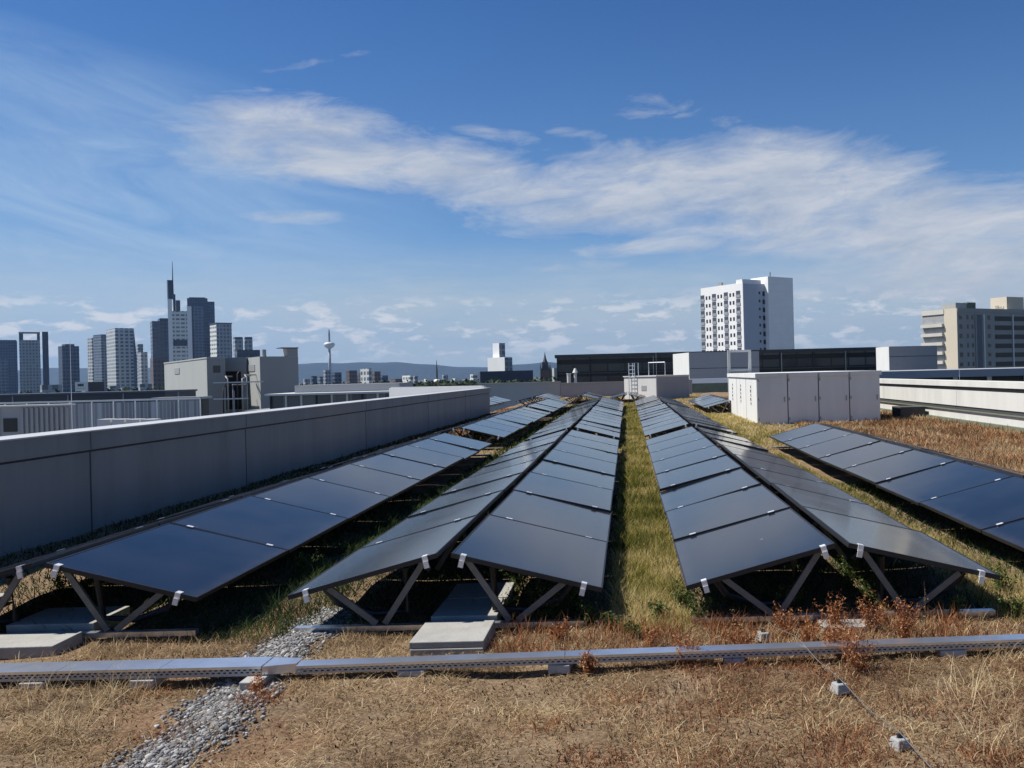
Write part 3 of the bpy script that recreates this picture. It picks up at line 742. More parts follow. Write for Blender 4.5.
MB().box(X_(173.7), 4, zz_(311), X_(176.2), 14, zz_(294)).build('crown_step', M['navy'], t)
MB().box(X_(176.4), 4, zz_(310.9), X_(180.8), 14, zz_(300)).build('crown_step', M['slate'], t)
MB().tube([(X_(173.9), 8, zz_(294)), (X_(173.9), 8, zz_(276)), (X_(173.9), 8, zz_(261))], [1.6, 1.1, .5], 6).build('antenna', M['dark'], t)
t, W, D, zt = sky('tall dark blue glass skyscraper with rounded top right of the antenna tower', 186.8, 187, 207.5, 298, 2150, 0, FA['blue'], D=50)
MB().box(W+.05, 1, -26, W*1.34, 30, zt-8).build('rear_wing', FA['blue'], t)
MB().box(W*.28, -9, -26, W*.8, -.05, zt-21).build('front_bay', FA['slate'], t)
MB().box(W*.1, 5, zt, W*.9, 40, zt+2.5).build('roof_edge', M['navy'], t)
t, W, D, zt = sky('grey gridded skyscraper with pale left strip below the blue glass one', 210, 216.5, 231.5, 323.5, 1800, 20, FA['grey'])
MB().box(-.6, 0, -26, -.05, D, zt-3).build('pale_side', FA['light'], t)
MB().box(-1, -1, zt, W+1, D+1, zt+2).build('roof_edge', M['navy'], t)
sky('left one of two small grey towers with dark slate roofs', 233, 235, 243, 339, 1700, 12, FA['grey'], cap=(M['slate'], 4))
sky('right one of two small grey towers with dark slate roofs', 244, 245, 252.5, 339, 1710, 4, FA['grey'], cap=(M['slate'], 4))
sky('dark low block in front of the two small towers', 236, 237, 260, 350, 1200, 6, FA['navy'], name='office_block')
# billboard building
t, W, D, zt = sky('low dark roof house carrying a white billboard', 87, 88, 104, 382, 300, 6, FA['navy'], name='roof_house', group=None, D=10)
A, B_ = at(75, 382, 295), at(87.5, 391, 295)
t = thing('billboard', 'white rooftop billboard with dark scrawl beside the dark roof house', 'billboard', (A[0], 295, 0))
MB().box(0, 0, B_[2], B_[0]-A[0], .4, A[2]).build('board', M['white'], t)
sc_ = MB()
for q in range(5): sc_.box(.9+q*.42, -.05, A[2]-1.6+.12*(q%2), 1.25+q*.42, -.004, A[2]-.75+.1*((q+1)%2))
for q in range(8): sc_.box(.6+q*.42, -.05, A[2]-2.35, .8+q*.42, -.004, A[2]-2.2)
sc_.build('lettering', M['dark'], t)
for q in (.4, 3.6): MB().box(q, .41, -20, q+.2, .6, A[2]-.2).build('post', M['dark'], t)
for i, (p0, p1, y) in enumerate(((40,62,385),(108,120,386),(120,136,388),(138,152,384))):
    sky(['flat grey roof block below the charcoal skyscraper', 'low grey roof block below the pale glass skyscraper', 'lowest grey roof block left of the beige block', 'grey roof block with taller end beside the beige block'][i], p0, p0+2, p1, y, 700 + 40*i, 8, FA['grey'], name='office_block', group='low city blocks below the skyline')

# television tower
Yt = 5500; A = at(330.2, 380, Yt); s_ = Yt / F
t = thing('television_tower', 'slender concrete television tower with round observation pod before the hills', 'television tower', (A[0], Yt, 0))
zz_ = lambda y: zat(330.2, y, Yt)
MB().tube([(0,0,-26),(0,0,zz_(365)),(0,0,zz_(349))], [12, 9, 7], 14).build('shaft', M['beige'], t, smooth=True)
MB().tube([(0,0,zz_(349)),(0,0,zz_(346.5)),(0,0,zz_(344.5)),(0,0,zz_(343)),(0,0,zz_(342.2))], [9, 30, 34, 30, 14], 20).build('pod', M['cab'], t, smooth=True)
MB().tube([(0,0,zz_(342.2)),(0,0,zz_(333)),(0,0,zz_(329))], [7, 6, 2], 10).build('mast', M['cabgrey'], t)
# mid-city blocks below the tower
random.seed(5)
mats_ = [FA['brown'], FA['light'], FA['grey'], FA['pale'], FA['navy'], FA['slate']]
spec = [(311,317,376,4,'dark slate'),(319,323,376.5,5,'narrow slate'),(323,331,370,2,'hazy grey'),(332,341.5,372.5,4,'black and glassy'),(346,357,370.5,0,'brown with pale base'),(357.5,365,373,0,'dark brown'),
        (367.5,371.5,368.5,3,'slim white topped'),(372,380.5,371.5,0,'reddish brown'),(349,361,377,2,'low grey fronted'),(361,368,377,1,'low pale'),(380,388,375.5,4,'low dark'),(409,413,375.5,1,'pale twin'),(413.5,418,376,2,'grey twin'),
        (424,433,379,1,'flat pale'),(442,448,375,2,'faint grey'),(452,462,378.5,1,'low white'),(470,480,374.5,1,'long white'),(303,310,379,2,'squat grey'),(390,408,379,0,'long low brown')]
for p0, p1, y, k, d in spec:
    sky(f'{d} city block near column of roofs below the hills', p0, p0 + (p1-p0)*.3, p1, y, random.uniform(1300, 2000), 25, mats_[k], name='city_block', group='small city blocks below the hills')
ordn = [o for o in C.objects if o.name.startswith('city_block') and o.type == 'EMPTY']
place = ['left of the television tower at the end of the beige blocks', 'just left of the television tower shaft', 'directly behind the foot of the television tower', 'first block right of the television tower', 'second wide block right of the television tower', 'wedged right of the wide brown block',
         'standing tallest right of the television tower', 'right beside the slim white topped one', 'in front of the wide brown block', 'in front of the slim white topped one', 'just right of the reddish brown one', 'left of its grey twin above the trees',
         'right of its pale twin above the trees', 'left of the thin dark spire', 'right of the thin dark spire', 'between the spire and the white slab tower', 'beside the dark blue hall', 'at the corner of the stepped chimney block', 'between reddish brown block and pale twin']
for o, (sp, pl_) in zip(ordn, zip(spec, place)):
    o['label'] = f'{sp[4]} city block {pl_}'
# thin spire with white dome
A = at(437, 380, 1500)
t = thing('dark_spire', 'thin dark needle spire rising from a white dome before the hills', 'spire', (A[0], 1500, 0))
MB().tube([(0,0,-26),(0,0,zat(437,372,1500)),(0,0,zat(437,360,1500))], [2.2,1.6,.3], 8).build('needle', M['spire'], t)
MB().tube([(0,0,-26),(0,0,zat(437,382,1500)),(0,0,zat(437,380,1500)),(0,0,zat(437,379,1500))], [9,9,6,1], 12).build('dome', M['white'], t, smooth=True)
# white slab tower group
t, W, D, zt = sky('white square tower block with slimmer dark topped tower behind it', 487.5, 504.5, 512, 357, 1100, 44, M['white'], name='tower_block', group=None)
MB().box(0, -.4, -26, W, -.05, zt-1).build('painted_shade_face', FA['slate'], t)  # dark facade paints in the shade of the right face
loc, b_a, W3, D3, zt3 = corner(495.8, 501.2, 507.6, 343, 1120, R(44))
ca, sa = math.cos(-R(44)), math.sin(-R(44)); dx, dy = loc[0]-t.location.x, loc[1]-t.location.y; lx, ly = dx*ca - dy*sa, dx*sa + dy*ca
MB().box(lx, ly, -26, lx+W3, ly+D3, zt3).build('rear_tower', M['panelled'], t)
MB().box(lx, ly-.5, zt, lx+W3, ly-.05, zt3).build('rear_painted_shade', FA['slate'], t)  # shade on the rear tower's right face, painted as dark facade
t, W, D, zt = sky('long dark blue hall in front of the white tower block', 479, 480, 533, 371.5, 600, 2, M['navy'], name='hall', group=None, D=40)
# church
A = at(545.5, 380, 700)
t = thing('church', 'brown church with pointed slate spire left of the black building', 'church', (A[0], 700, 0))
zz_ = lambda y: zat(545.5, y, 700)
MB().box(-2.3, -2, -26, 2.3, 2.5, zz_(362)).build('bell_tower', M['copper'], t)
MB().tube([(0,0,zz_(362)),(0,0,zz_(358)),(0,0,zz_(352))], [2.0,.9,.1], 8).build('spire', M['spire'], t)
MB().box(-3.6, -3, -26, 4.5, 18, zz_(370)).build('nave', M['copper'], t)
MB().add([(-3.8,-3.2,zz_(370)),(4.7,-3.2,zz_(370)),(4.7,18,zz_(370)),(-3.8,18,zz_(370)),(.45,-3.2,zz_(364)),(.45,18,zz_(364))], [(0,1,4),(1,2,5,4),(2,3,5),(3,0,4,5),(0,3,2,1)]).build('nave_roof', M['spire'], t)
for x_ in (-3.4, 4.2): MB().tube([(x_,-2.9,-26),(x_,-2.9,zz_(367)),(x_,-2.9,zz_(363))], [.5,.5,.05], 6).build('pinnacle', M['spire'], t)
t, W, D, zt = sky('pale narrow house right of the church', 552, 554, 557, 368, 500, 20, M['beige'], name='house', group=None)

# trees between the roofs and the skyline: one leafy mass
def canopy():
    n = 26000
    cx = RNG.uniform(-330, 60, 900); cy = RNG.uniform(330, 640, 900); cz = RNG.uniform(-8, -2.2, 900)
    k = RNG.integers(0, 900, n)
    d = RNG.normal(size=(n, 3)); d /= np.linalg.norm(d, axis=1)[:, None]
    P = np.stack([cx[k], cy[k], cz[k]], -1) + d * np.array([5, 5, 3.2]) * RNG.uniform(.6, 1.05, n)[:, None]
    P = np.concatenate([P]); s = RNG.uniform(.7, 1.6, n)
    a = RNG.normal(size=(n, 3)); a /= np.linalg.norm(a, axis=1)[:, None]; b2 = np.cross(a, d); b2 /= np.linalg.norm(b2, axis=1)[:, None]
    V = np.stack([P - a*s[:,None], P + b2*s[:,None]*.6, P + a*s[:,None], P - b2*s[:,None]*.6], 1).reshape(-1, 3)
    Q = np.arange(4*n).reshape(-1, 4); rn = np.repeat(np.clip(RNG.normal(.5, .2, n) + .1*d[:,2], 0, 1), 4)
    m = blade_mat('far_leaves', [(0, (.02,.032,.018)), (.5, (.035,.055,.028)), (1, (.06,.08,.04))], .9, .1)
    tag(link('city_trees', fast_mesh('city_trees', V, [Q], m, rn)), 'dark band of tree crowns between the roof and the city', 'trees', kind='stuff')
canopy()

# ------------------------------------------------------------------ vegetation
def blades(name, x, y, h, w, lean, m, label, rnd=None, droop=.5, z=None, build=True):
    n = len(x); az = RNG.uniform(0, 2*np.pi, n); fa = RNG.uniform(0, 2*np.pi, n)
    dr = np.stack([np.cos(az), np.sin(az), np.zeros(n)], -1); sd = np.stack([-np.sin(fa), np.cos(fa), np.zeros(n)], -1) * (w/2)[:, None]
    base = np.stack([x, y, (g(x, y) if z is None else z) - .004], -1)
    l1 = lean; l2 = np.minimum(lean + droop * RNG.uniform(.3, 1.2, n), 1.75)
    mid = base + dr * (h*.55*np.sin(l1))[:, None] + np.array([0,0,1.]) * (h*.55*np.cos(l1))[:, None]
    tip = mid + dr * (h*.45*np.sin(l2))[:, None] + np.array([0,0,1.]) * (h*.45*np.cos(l2))[:, None]
    V = np.stack([base-sd, base+sd, mid+sd*.75, mid-sd*.75, tip], 1).reshape(-1, 3)
    i = 5*np.arange(n)[:, None]
    Q = i + np.array([[0,1,2,3]]); T = i + np.array([[3,2,4]])
    if rnd is None: rnd = RNG.uniform(0, 1, n)
    r5 = np.repeat(rnd, 5)
    if not build: return V, Q, T, r5
    o = link(name, fast_mesh(name, V, [Q, T], m, r5))
    return tag(o, label, 'grass', kind='stuff')
_T = np.random.default_rng(5).uniform(0, 1, (256, 256))
def vnoise(x, y):
    xi, yi = np.floor(x).astype(int), np.floor(y).astype(int); fx, fy = x - xi, y - yi
    fx, fy = fx*fx*(3-2*fx), fy*fy*(3-2*fy); T = lambda a, b: _T[a & 255, b & 255]
    return (T(xi,yi)*(1-fx) + T(xi+1,yi)*fx)*(1-fy) + (T(xi,yi+1)*(1-fx) + T(xi+1,yi+1)*fx)*fy
def nz2(x, y, s, ph=0):      # patchy noise in 0..1, patches about 1/s metres across
    v = .55*vnoise(s*1.6*x + 17.3*ph + 40, s*1.6*y + 5.1*ph + 40) + .3*vnoise(s*3.7*x + 9.7*ph + 90, s*3.7*y + 3*ph + 20) + .15*vnoise(s*8.3*x + 11, s*8.3*y + ph + 77)
    return np.clip(.5 + 1.5*(v - .5), 0, 1)
M['straw'] = blade_mat('straw', [(0, (.11,.065,.035)), (.3, (.28,.18,.09)), (.65, (.5,.37,.2)), (1, (.72,.6,.38))])
M['redweed'] = blade_mat('red_weed', [(0, (.075,.032,.02)), (.4, (.2,.085,.045)), (.75, (.31,.155,.08)), (1, (.46,.29,.16))])
M['meadow'] = blade_mat('meadow', [(0, (.05,.06,.013)), (.3, (.15,.16,.028)), (.6, (.36,.3,.075)), (1, (.68,.55,.28))], .8, .45)
M['rust'] = blade_mat('rust_weed', [(0, (.1,.035,.018)), (.4, (.28,.1,.042)), (.75, (.42,.19,.08)), (1, (.55,.33,.16))])
M['moss'] = blade_mat('dead_moss', [(0, (.03,.02,.014)), (.6, (.09,.055,.032)), (1, (.18,.12,.07))], trans=0)
M['green'] = blade_mat('green_herb', [(0, (.022,.036,.012)), (.5, (.06,.095,.024)), (1, (.15,.19,.05))])

# dry thatch in front
n = 190000; x = RNG.uniform(-3.9, 3.0, n); y = 3.5 + 2.9*RNG.uniform(0, 1, n)**1.0
keep = (np.abs(x + 2.42) > RNG.uniform(.0, .3, n)) & (RNG.uniform(0, 1, n) < np.clip(1.5*nz2(x, y, 2.1) + .5*nz2(x, y, 9, 5) - .5, .05, 1))
x, y = x[keep], y[keep]; n = len(x)
blades('dry_thatch', x, y, RNG.uniform(.03, .13, n), RNG.uniform(.002, .005, n), RNG.uniform(.9, 1.5, n), M['straw'], 'dry straw coloured thatch covering the roof soil in front of the cable tray',
       rnd=np.clip(.24 + .6*(nz2(x, y, 1.4, 2) - .4) + .35*(nz2(x, y, 6, 3) - .5) - .04*np.clip(x, 0, 3) + RNG.normal(0,.27,n), 0, 1))
# standing straw tufts
tx, ty, th = [], [], []
def tuft(px, py, k, r, h0, h1):
    u, v = uv(px, py); Yg = H*F/v; X = u*Yg/F
    tx.append(X + RNG.normal(0, r, k)); ty.append(Yg + RNG.normal(0, r, k)); th.append(RNG.uniform(h0, h1, k))
for a in ((60,735,110,.09,.1,.28),(100,700,160,.13,.1,.25),(40,690,80,.1,.08,.2),(125,690,90,.08,.1,.26),(20,705,60,.08,.1,.2),(150,665,70,.1,.06,.16),(330,690,40,.1,.05,.12),
          (440,682,40,.05,.06,.13),(990,700,160,.12,.12,.3),(1000,745,140,.1,.12,.3),(1010,660,90,.1,.1,.2),(940,690,70,.12,.06,.2),(690,700,50,.1,.05,.14),(560,700,40,.1,.05,.12),(850,715,80,.12,.05,.15),(630,735,50,.15,.05,.14),
          (760,640,120,.1,.08,.2),(690,637,140,.14,.06,.17),(640,640,150,.2,.05,.14),(500,650,90,.2,.04,.1),(390,645,70,.2,.04,.1),(940,632,120,.15,.06,.16),(880,640,100,.15,.05,.15),(1000,625,120,.15,.06,.2)):
    tuft(*a)
x, y, h = np.concatenate(tx), np.concatenate(ty), np.concatenate(th); n = len(x)
blades('straw_tufts', x, y, h, RNG.uniform(.002, .0045, n), RNG.uniform(.2, 1.25, n), M['straw'], 'pale standing tufts of dead grass around the cable tray', rnd=RNG.uniform(.4, 1, n))
# strip behind the tray
n = 24000; x = RNG.uniform(-4.6, 3.6, n); y = RNG.uniform(5.45, 6.5, n)
keep = (np.abs(x + 2.44) > .25) & ~((x > -1.6) & (x < -.98) & (y > 5.8)) & ~((x < -3.98) & (y > 5.95)) & (RNG.uniform(0,1,n) < nz2(x, y, 2.6, 1)*1.2)
x, y = x[keep], y[keep]; n = len(x)
blades('straw_verge', x, y, RNG.uniform(.03, .12, n), RNG.uniform(.002, .005, n), RNG.uniform(.2, 1.3, n), M['straw'], 'tawny dry grass between the cable tray and the solar rows', rnd=np.clip(RNG.normal(.55, .22, n), 0, 1))
# red-brown low weeds on the right half of the front
n = 30000; x = RNG.uniform(-.4, 3.0, n); y = RNG.uniform(3.6, 6.4, n)
keep = (nz2(x, y, 2.3, 4) + .12*RNG.normal(size=n) > .62 - .06*np.clip(x, 0, 2)); x, y = x[keep], y[keep]; n = len(x)
blades('red_sedum', x, y, RNG.uniform(.015, .06, n), RNG.uniform(.004, .009, n), RNG.uniform(.1, 1.2, n), M['redweed'], 'red brown sedum patches on the dry soil at the lower right')

def strip(name, x0, x1, y0, y1, n, h0, h1, w0, w1, m, label, mean=.5, far=True, sd=.25, lean=(.05, .9), patch=2.0, near=0):
    t_ = RNG.uniform(0, 1, n); y = y0 * (y1 / y0) ** t_          # denser near the viewer
    x = RNG.uniform(x0, x1, n); k = np.clip(y / 8, .8, 5)
    rn = np.clip(mean + near*np.clip((9.5 - y)/3, 0, 1) + .75*(nz2(x, y*.7, patch, 1.5) - .5) + .35*(nz2(x, y, 6, .5) - .5) + RNG.normal(0, sd, n)*.8, 0, 1)
    return blades(name, x, y, RNG.uniform(h0, h1, n)*(.5 + nz2(x, y, 3, 2)), RNG.uniform(w0, w1, n)*k, RNG.uniform(lean[0], lean[1], n), m, label, rnd=rn)
strip('meadow_grass', -.17, .43, 6.15, 52, 60000, .03, .17, .003, .0065, M['meadow'], 'green and yellow grass strip running between the two central solar rows', .5, near=.38)
strip('meadow_grass', 2.72, 3.32, 6.2, 36, 24000, .04, .15, .003, .006, M['meadow'], 'green and straw grass strip between the two right solar rows', .62, near=.15)
strip('meadow_grass', 3.3, 4.4, 21.5, 37, 7000, .04, .16, .005, .008, M['meadow'], 'yellow meadow patch left of the grey ventilation housing', .75)
strip('shade_herbs', -3.28, -2.52, 6.2, 52, 22000, .02, .13, .004, .009, M['green'], 'dark green herbs in the gap between the two left solar rows', .22)
strip('wall_herbs', -7.0, -5.5, 6.0, 44, 16000, .02, .09, .006, .012, M['green'], 'dark creeping herbs along the foot of the left wall', .12)
strip('row_herbs', -5.4, 5.6, 6.45, 14, 60000, .03, .16, .005, .011, M['green'], 'dark herbs growing in shade under the front solar rows', .2, lean=(.3, 1.3))  # undergrowth thickened and kept dark to deepen the shade under the rows
strip('meadow_grass', -5.4, 5.6, 20, 70, 26000, .02, .12, .006, .012, M['meadow'], 'dry grass growing around and between the middle and far solar rows', .7)
strip('straw_meadow', 5.6, 10.55, 8, 60, 60000, .05, .2, .004, .008, M['straw'], 'straw coloured meadow between right solar row and white wall', .38, patch=.8)
n = 40000; t_ = RNG.uniform(0, 1, n); y = 9*(60/9)**t_; x = RNG.uniform(5.6, 10.5, n)
keep = nz2(x, y, .9, 3) + .15*RNG.normal(size=n) + .05*(x-8) > .38; x, y = x[keep], y[keep]; n = len(x)
blades('red_meadow', x, y, RNG.uniform(.05, .17, n), RNG.uniform(.006, .012, n)*np.clip(y/8, .8, 4), RNG.uniform(.1, 1.1, n), M['rust'], 'rust red sedum spread over the meadow beside the white wall')
cx_, cy_, hh_ = [], [], []
for px, py, k, r in ((690,720,1000,.2),(685,760,800,.18),(840,735,1200,.17),(860,765,800,.14),(905,700,400,.16),(765,705,500,.18),(840,680,900,.16),(800,665,800,.1),(620,700,600,.12),(545,725,500,.12),(690,665,700,.1),(740,665,900,.08),(600,760,600,.12),(990,755,600,.1),(170,735,500,.1),(255,700,900,.08),(150,690,350,.08)):
    u, v = uv(px, py); Yg = H*F/v; cx_.append(u*Yg/F + RNG.normal(0, r, k)); cy_.append(Yg + RNG.normal(0, r*.8, k)); k = k; hh_.append(RNG.uniform(.012, .06, k)*RNG.choice([.6, 1, 1.7], k))
x, y, h = np.concatenate(cx_), np.concatenate(cy_), np.concatenate(hh_); n = len(x)
blades('red_patches', x, y, h, RNG.uniform(.0025, .006, n), RNG.uniform(.1, 1.5, n), M['rust'], 'matted rust red weed patches on the foreground soil', rnd=np.clip(RNG.normal(.45, .28, n), 0, 1))
n = 6500; x = RNG.uniform(-1.0, 2.4, n); y = RNG.uniform(5.65, 6.45, n)
keep = (nz2(x, y, 3.1, 6) + .1*RNG.normal(size=n) > .47) & ~((x > -1.6) & (x < -.98)); x, y = x[keep], y[keep]; n = len(x)
blades('red_verge', x, y, RNG.uniform(.04, .2, n), RNG.uniform(.003, .007, n), RNG.uniform(.05, .8, n), M['rust'], 'withered reddish stems crowding the verge behind the cable tray')
n = 45000; x = RNG.uniform(-3.9, 3.2, n); y = RNG.uniform(3.5, 6.3, n)
keep = (np.abs(x + 2.44) > .2) & (nz2(x, y, 4.5, 8) + .2*RNG.normal(size=n) > .5); x, y = x[keep], y[keep]; n = len(x)
blades('dead_moss', x, y, RNG.uniform(.008, .03, n), RNG.uniform(.005, .012, n), RNG.uniform(.1, 1.4, n), M['moss'], 'dark brown dead moss in crumbs over the dry soil', rnd=np.clip(RNG.normal(.4, .25, n), 0, 1))
n = 9000; y = RNG.uniform(24, 50, n); x = RNG.uniform(-7, -5.4, n)
blades('red_meadow', x, y, RNG.uniform(.03, .1, n), RNG.uniform(.02, .04, n), RNG.uniform(.2, 1.2, n), M['rust'], 'rust red sedum on the soil near the far end of the left wall')

# gravel strip
def gravel():
    n = 15000; y = 3.6 + 3.5*RNG.uniform(0, 1, n); x = -2.43 + .105*RNG.normal(size=n).clip(-2.7, 2.7) + .05*np.sin(3*y) + .03*np.sin(11*y)
    e = np.array([(0,0,1),(.9,0,.3),(.28,.85,.3),(-.73,.53,.3),(-.73,-.53,.3),(.28,-.85,.3),(.73,.53,-.4),(-.28,.85,-.4),(-.9,0,-.4),(-.28,-.85,-.4),(.73,-.53,-.4)], float)
    fc = np.array([(0,1,2),(0,2,3),(0,3,4),(0,4,5),(0,5,1),(1,6,2),(2,6,7),(2,7,3),(3,7,8),(3,8,4),(4,8,9),(4,9,5),(5,9,10),(5,10,1),(1,10,6)])
    s = np.clip(RNG.lognormal(-4.85, .42, n), .003, .02)
    V = e[None] * (1 + RNG.normal(0, .18, (n, 11, 3))) * s[:, None, None] * np.stack([RNG.uniform(.8,1.5,n), RNG.uniform(.8,1.4,n), RNG.uniform(.5,.9,n)], -1)[:, None, :]
    a = RNG.uniform(0, 6.28, n); c, s2 = np.cos(a)[:, None], np.sin(a)[:, None]
    V = np.stack([V[..., 0]*c - V[..., 1]*s2, V[..., 0]*s2 + V[..., 1]*c, V[..., 2]], -1)
    V += np.stack([x, y, g(x, y) + .001 + RNG.uniform(0, .012, n)], -1)[:, None, :]
    Fc = (fc[None] + 11*np.arange(n)[:, None, None]).reshape(-1, 3)
    m = blade_mat('grey_stones', [(0, (.08,.078,.074)), (.5, (.19,.188,.182)), (.85, (.31,.3,.29)), (1, (.48,.47,.44))], .85, 0)
    tag(link('gravel', fast_mesh('gravel', V.reshape(-1, 3), [Fc], m, np.repeat(RNG.uniform(0, 1, n), 11))), 'strip of grey gravel crossing the dry soil at the lower left', 'gravel', kind='stuff')
gravel()

# single weeds that stand out
def weed(px, py, h, spread, nst, m, label, cat='plant', leaf=.018, dens=26, name='weed_plant', group=None, Yg=None):
    if name != 'dry_stalk': h *= 1.3; nst = int(nst * 1.5); dens = int(dens * 1.3)
    u, v = uv(px, py); Yg = Yg or H*F/v; X = u*Yg/F
    vs, q, rn = [], [], []; o = 0
    for k in range(nst):
        az = RNG.uniform(0, 6.28); L = h*RNG.uniform(.55, 1); ln = RNG.uniform(.05, spread)
        d = np.array([math.cos(az)*math.sin(ln), math.sin(az)*math.sin(ln), math.cos(ln)])
        p0 = np.array([RNG.normal(0,.004), RNG.normal(0,.004), 0.]); sd = np.array([-math.sin(az+.8), math.cos(az+.8), 0])*.0022
        p1 = p0 + d*L + np.array([RNG.normal(0,.02), RNG.normal(0,.02), 0])
        vs += [p0-sd, p0+sd, p1+sd*.5, p1-sd*.5]; q.append((o,o+1,o+2,o+3)); rn += [.2]*4; o += 4
        for j in range(dens):
            t_ = RNG.uniform(.15, 1.02); c = p0 + (p1-p0)*t_ + RNG.normal(0, .018, 3)*(1.2 - .5*t_)*(1 if leaf > .006 else .5)
            a = RNG.normal(size=3); a /= np.linalg.norm(a); b2 = np.cross(a, RNG.normal(size=3)); b2 /= np.linalg.norm(b2); s = leaf*RNG.uniform(.4, 1.1)
            vs += [c-a*s, c+b2*s*.45, c+a*s, c-b2*s*.45]; q.append((o,o+1,o+2,o+3)); rn += [RNG.uniform(.1, 1)]*4; o += 4
    ob = link(name, fast_mesh(name, np.array(vs), [np.array(q)], m, np.array(rn)))
    ob.location = (X, Yg, float(g(X, Yg)) - .005)
    return tag(ob, label, cat, group)
RG = 'red brown dried weeds near the cable tray'
for a in ((838,655,.26,.7,16,'tallest rust red weed rising over the tray right of centre'),(905,645,.24,.6,14,'rust red weed behind the tray below the far right strut'),(742,650,.22,.7,12,'orange brown weed in front of the tray below the open right row end'),
          (688,664,.17,.7,9,'dark red weed against the tray just right of the grass strip'),(858,668,.2,.8,12,'low red weed in front of the tray beside the tallest one'),
          (810,640,.17,.8,10,'red weed growing over the half hidden concrete slab'),(872,632,.24,.6,12,'rusty weed at the V strut foot of the far right half row'),(785,632,.2,.7,10,'rusty weed left of the half hidden concrete slab'),(650,648,.16,.7,9,'orange weed behind the tray at the foot of the grass strip'),(835,628,.22,.6,11,'upright rusty weed just behind the tallest red one'),
          (560,640,.13,.9,9,'brownish weed below the right corner of the row left of the strip'),(588,672,.12,.45,9,'thin brown weed touching the tray left of the grass strip'),(260,690,.08,1.0,8,'low dark red weed at the gravel edge below the tray joint')):
    weed(a[0], a[1], a[2], a[3], a[4], M['rust'], a[5], leaf=.012, dens=34, name='red_weed', group=RG)
GG = 'green herbs around the front row ends'
for a in ((545,620,.28,.6,12,'bushy green herb under the open end left of the grass strip'),(575,610,.22,.7,9,'green herb beside the right strut of the row left of the strip'),(505,618,.2,.6,8,'white flowering herb beside the paired concrete slabs'),
          (632,640,.1,.6,5,'bright yellow green seedling in shadow at the edge of the grass strip'),(685,610,.24,.7,12,'grey green bush at the left corner of the right central row'),(850,590,.26,.6,12,'green herb in the sunlit valley of the right central row'),
          (955,618,.16,.7,8,'green herb at the foot of the far right strut'),(1000,590,.22,.8,12,'leafy green herb at the right edge beside the shadow'),(60,590,.22,.7,10,'sunlit green shrub seen beneath the left row'),(520,590,.2,.7,8,'dim green herb deeper under the row left of the strip'),
          (420,568,.25,.8,12,'sunlit green herb seen through the open left half row'),(205,535,.2,.8,9,'green herb at the foot of the left wall near the row'),(178,560,.18,.8,8,'small green herb between wall and left row edge'),(590,628,.16,.6,9,'pale herb directly under the right eave corner left of the strip'),(612,634,.12,.7,7,'low green herb where the shadow meets the grass strip'),
          (700,622,.2,.6,9,'grey green herb below the left clamp of the right central row'),(660,622,.14,.8,8,'tufted herb in the middle of the grass strip front'),(790,612,.18,.7,10,'dark herb between the two struts of the right central row'),(872,604,.2,.6,10,'green herb left of the V strut of the far right half row'),
          (1012,618,.17,.8,12,'spreading green herb at the right photo edge behind the tray'),(335,602,.18,.8,12,'yellow green herb in the gap between the two left front rows'),(300,575,.2,.8,12,'bushy herb in the gap left of the row by the strip')):
    weed(a[0], a[1], a[2], a[3], a[4], M['green'], a[5], leaf=.016, dens=26, name='green_herb', group=GG)
weed(926, 640, .42, .12, 3, M['straw'], 'tall thin dry stalk standing in front of the far right row end', leaf=.007, dens=12, name='dry_stalk', group='thin dry stalks')
weed(780, 625, .2, .4, 5, M['straw'], 'branched grey dry stalk below the open right row end', leaf=.006, dens=12, name='dry_stalk', group='thin dry stalks')
weed(735, 628, .16, .3, 4, M['straw'], 'small grey dry stalk near the left strut of the right central row', leaf=.006, dens=12, name='dry_stalk', group='thin dry stalks')

# lightning rods seen against the skyline
for px, y0, y1, Yd, lab in ((72.5,340,440,28,'thin lightning rod rising in front of the charcoal skyscraper'),(960,368,398,30,'thin lightning rod standing by the white wall at the right'),(656.5,350,376,60,'short thin rod behind the white ladder box')):
    A, B_ = at(px, y1, Yd), at(px - (y1-y0)*TH, y0, Yd)
    t = thing('lightning_rod', lab, 'lightning rod', (A[0], Yd, 0), 0, 'thin lightning rods')
    zb = -1.6 if px < 100 else 0
    MB().tube([(0,0,zb),(0,0,B_[2])], [.012,.006], 6).build('rod', M['alu'], t); MB().tube([(0,0,zb),(0,0,zb+.1)], [.14,.12], 10).build('foot', M['conc'], t)

# ------------------------------------------------------------------ haze
hz = MB().box(-15000, -1500, -27, 10500, 17000, 720).build('haze', None)
m, n, l, b = newmat('thin_haze'); n.remove(b)
pv = n.new('ShaderNodeVolumePrincipled'); pv.inputs['Color'].default_value = (.26,.46,.82,1); pv.inputs['Density'].default_value = 2.7e-5; pv.inputs['Anisotropy'].default_value = .2
l.new(pv.outputs[0], n['Material Output'].inputs['Volume']); hz.data.materials.append(m)
hz['kind'] = 'stuff'

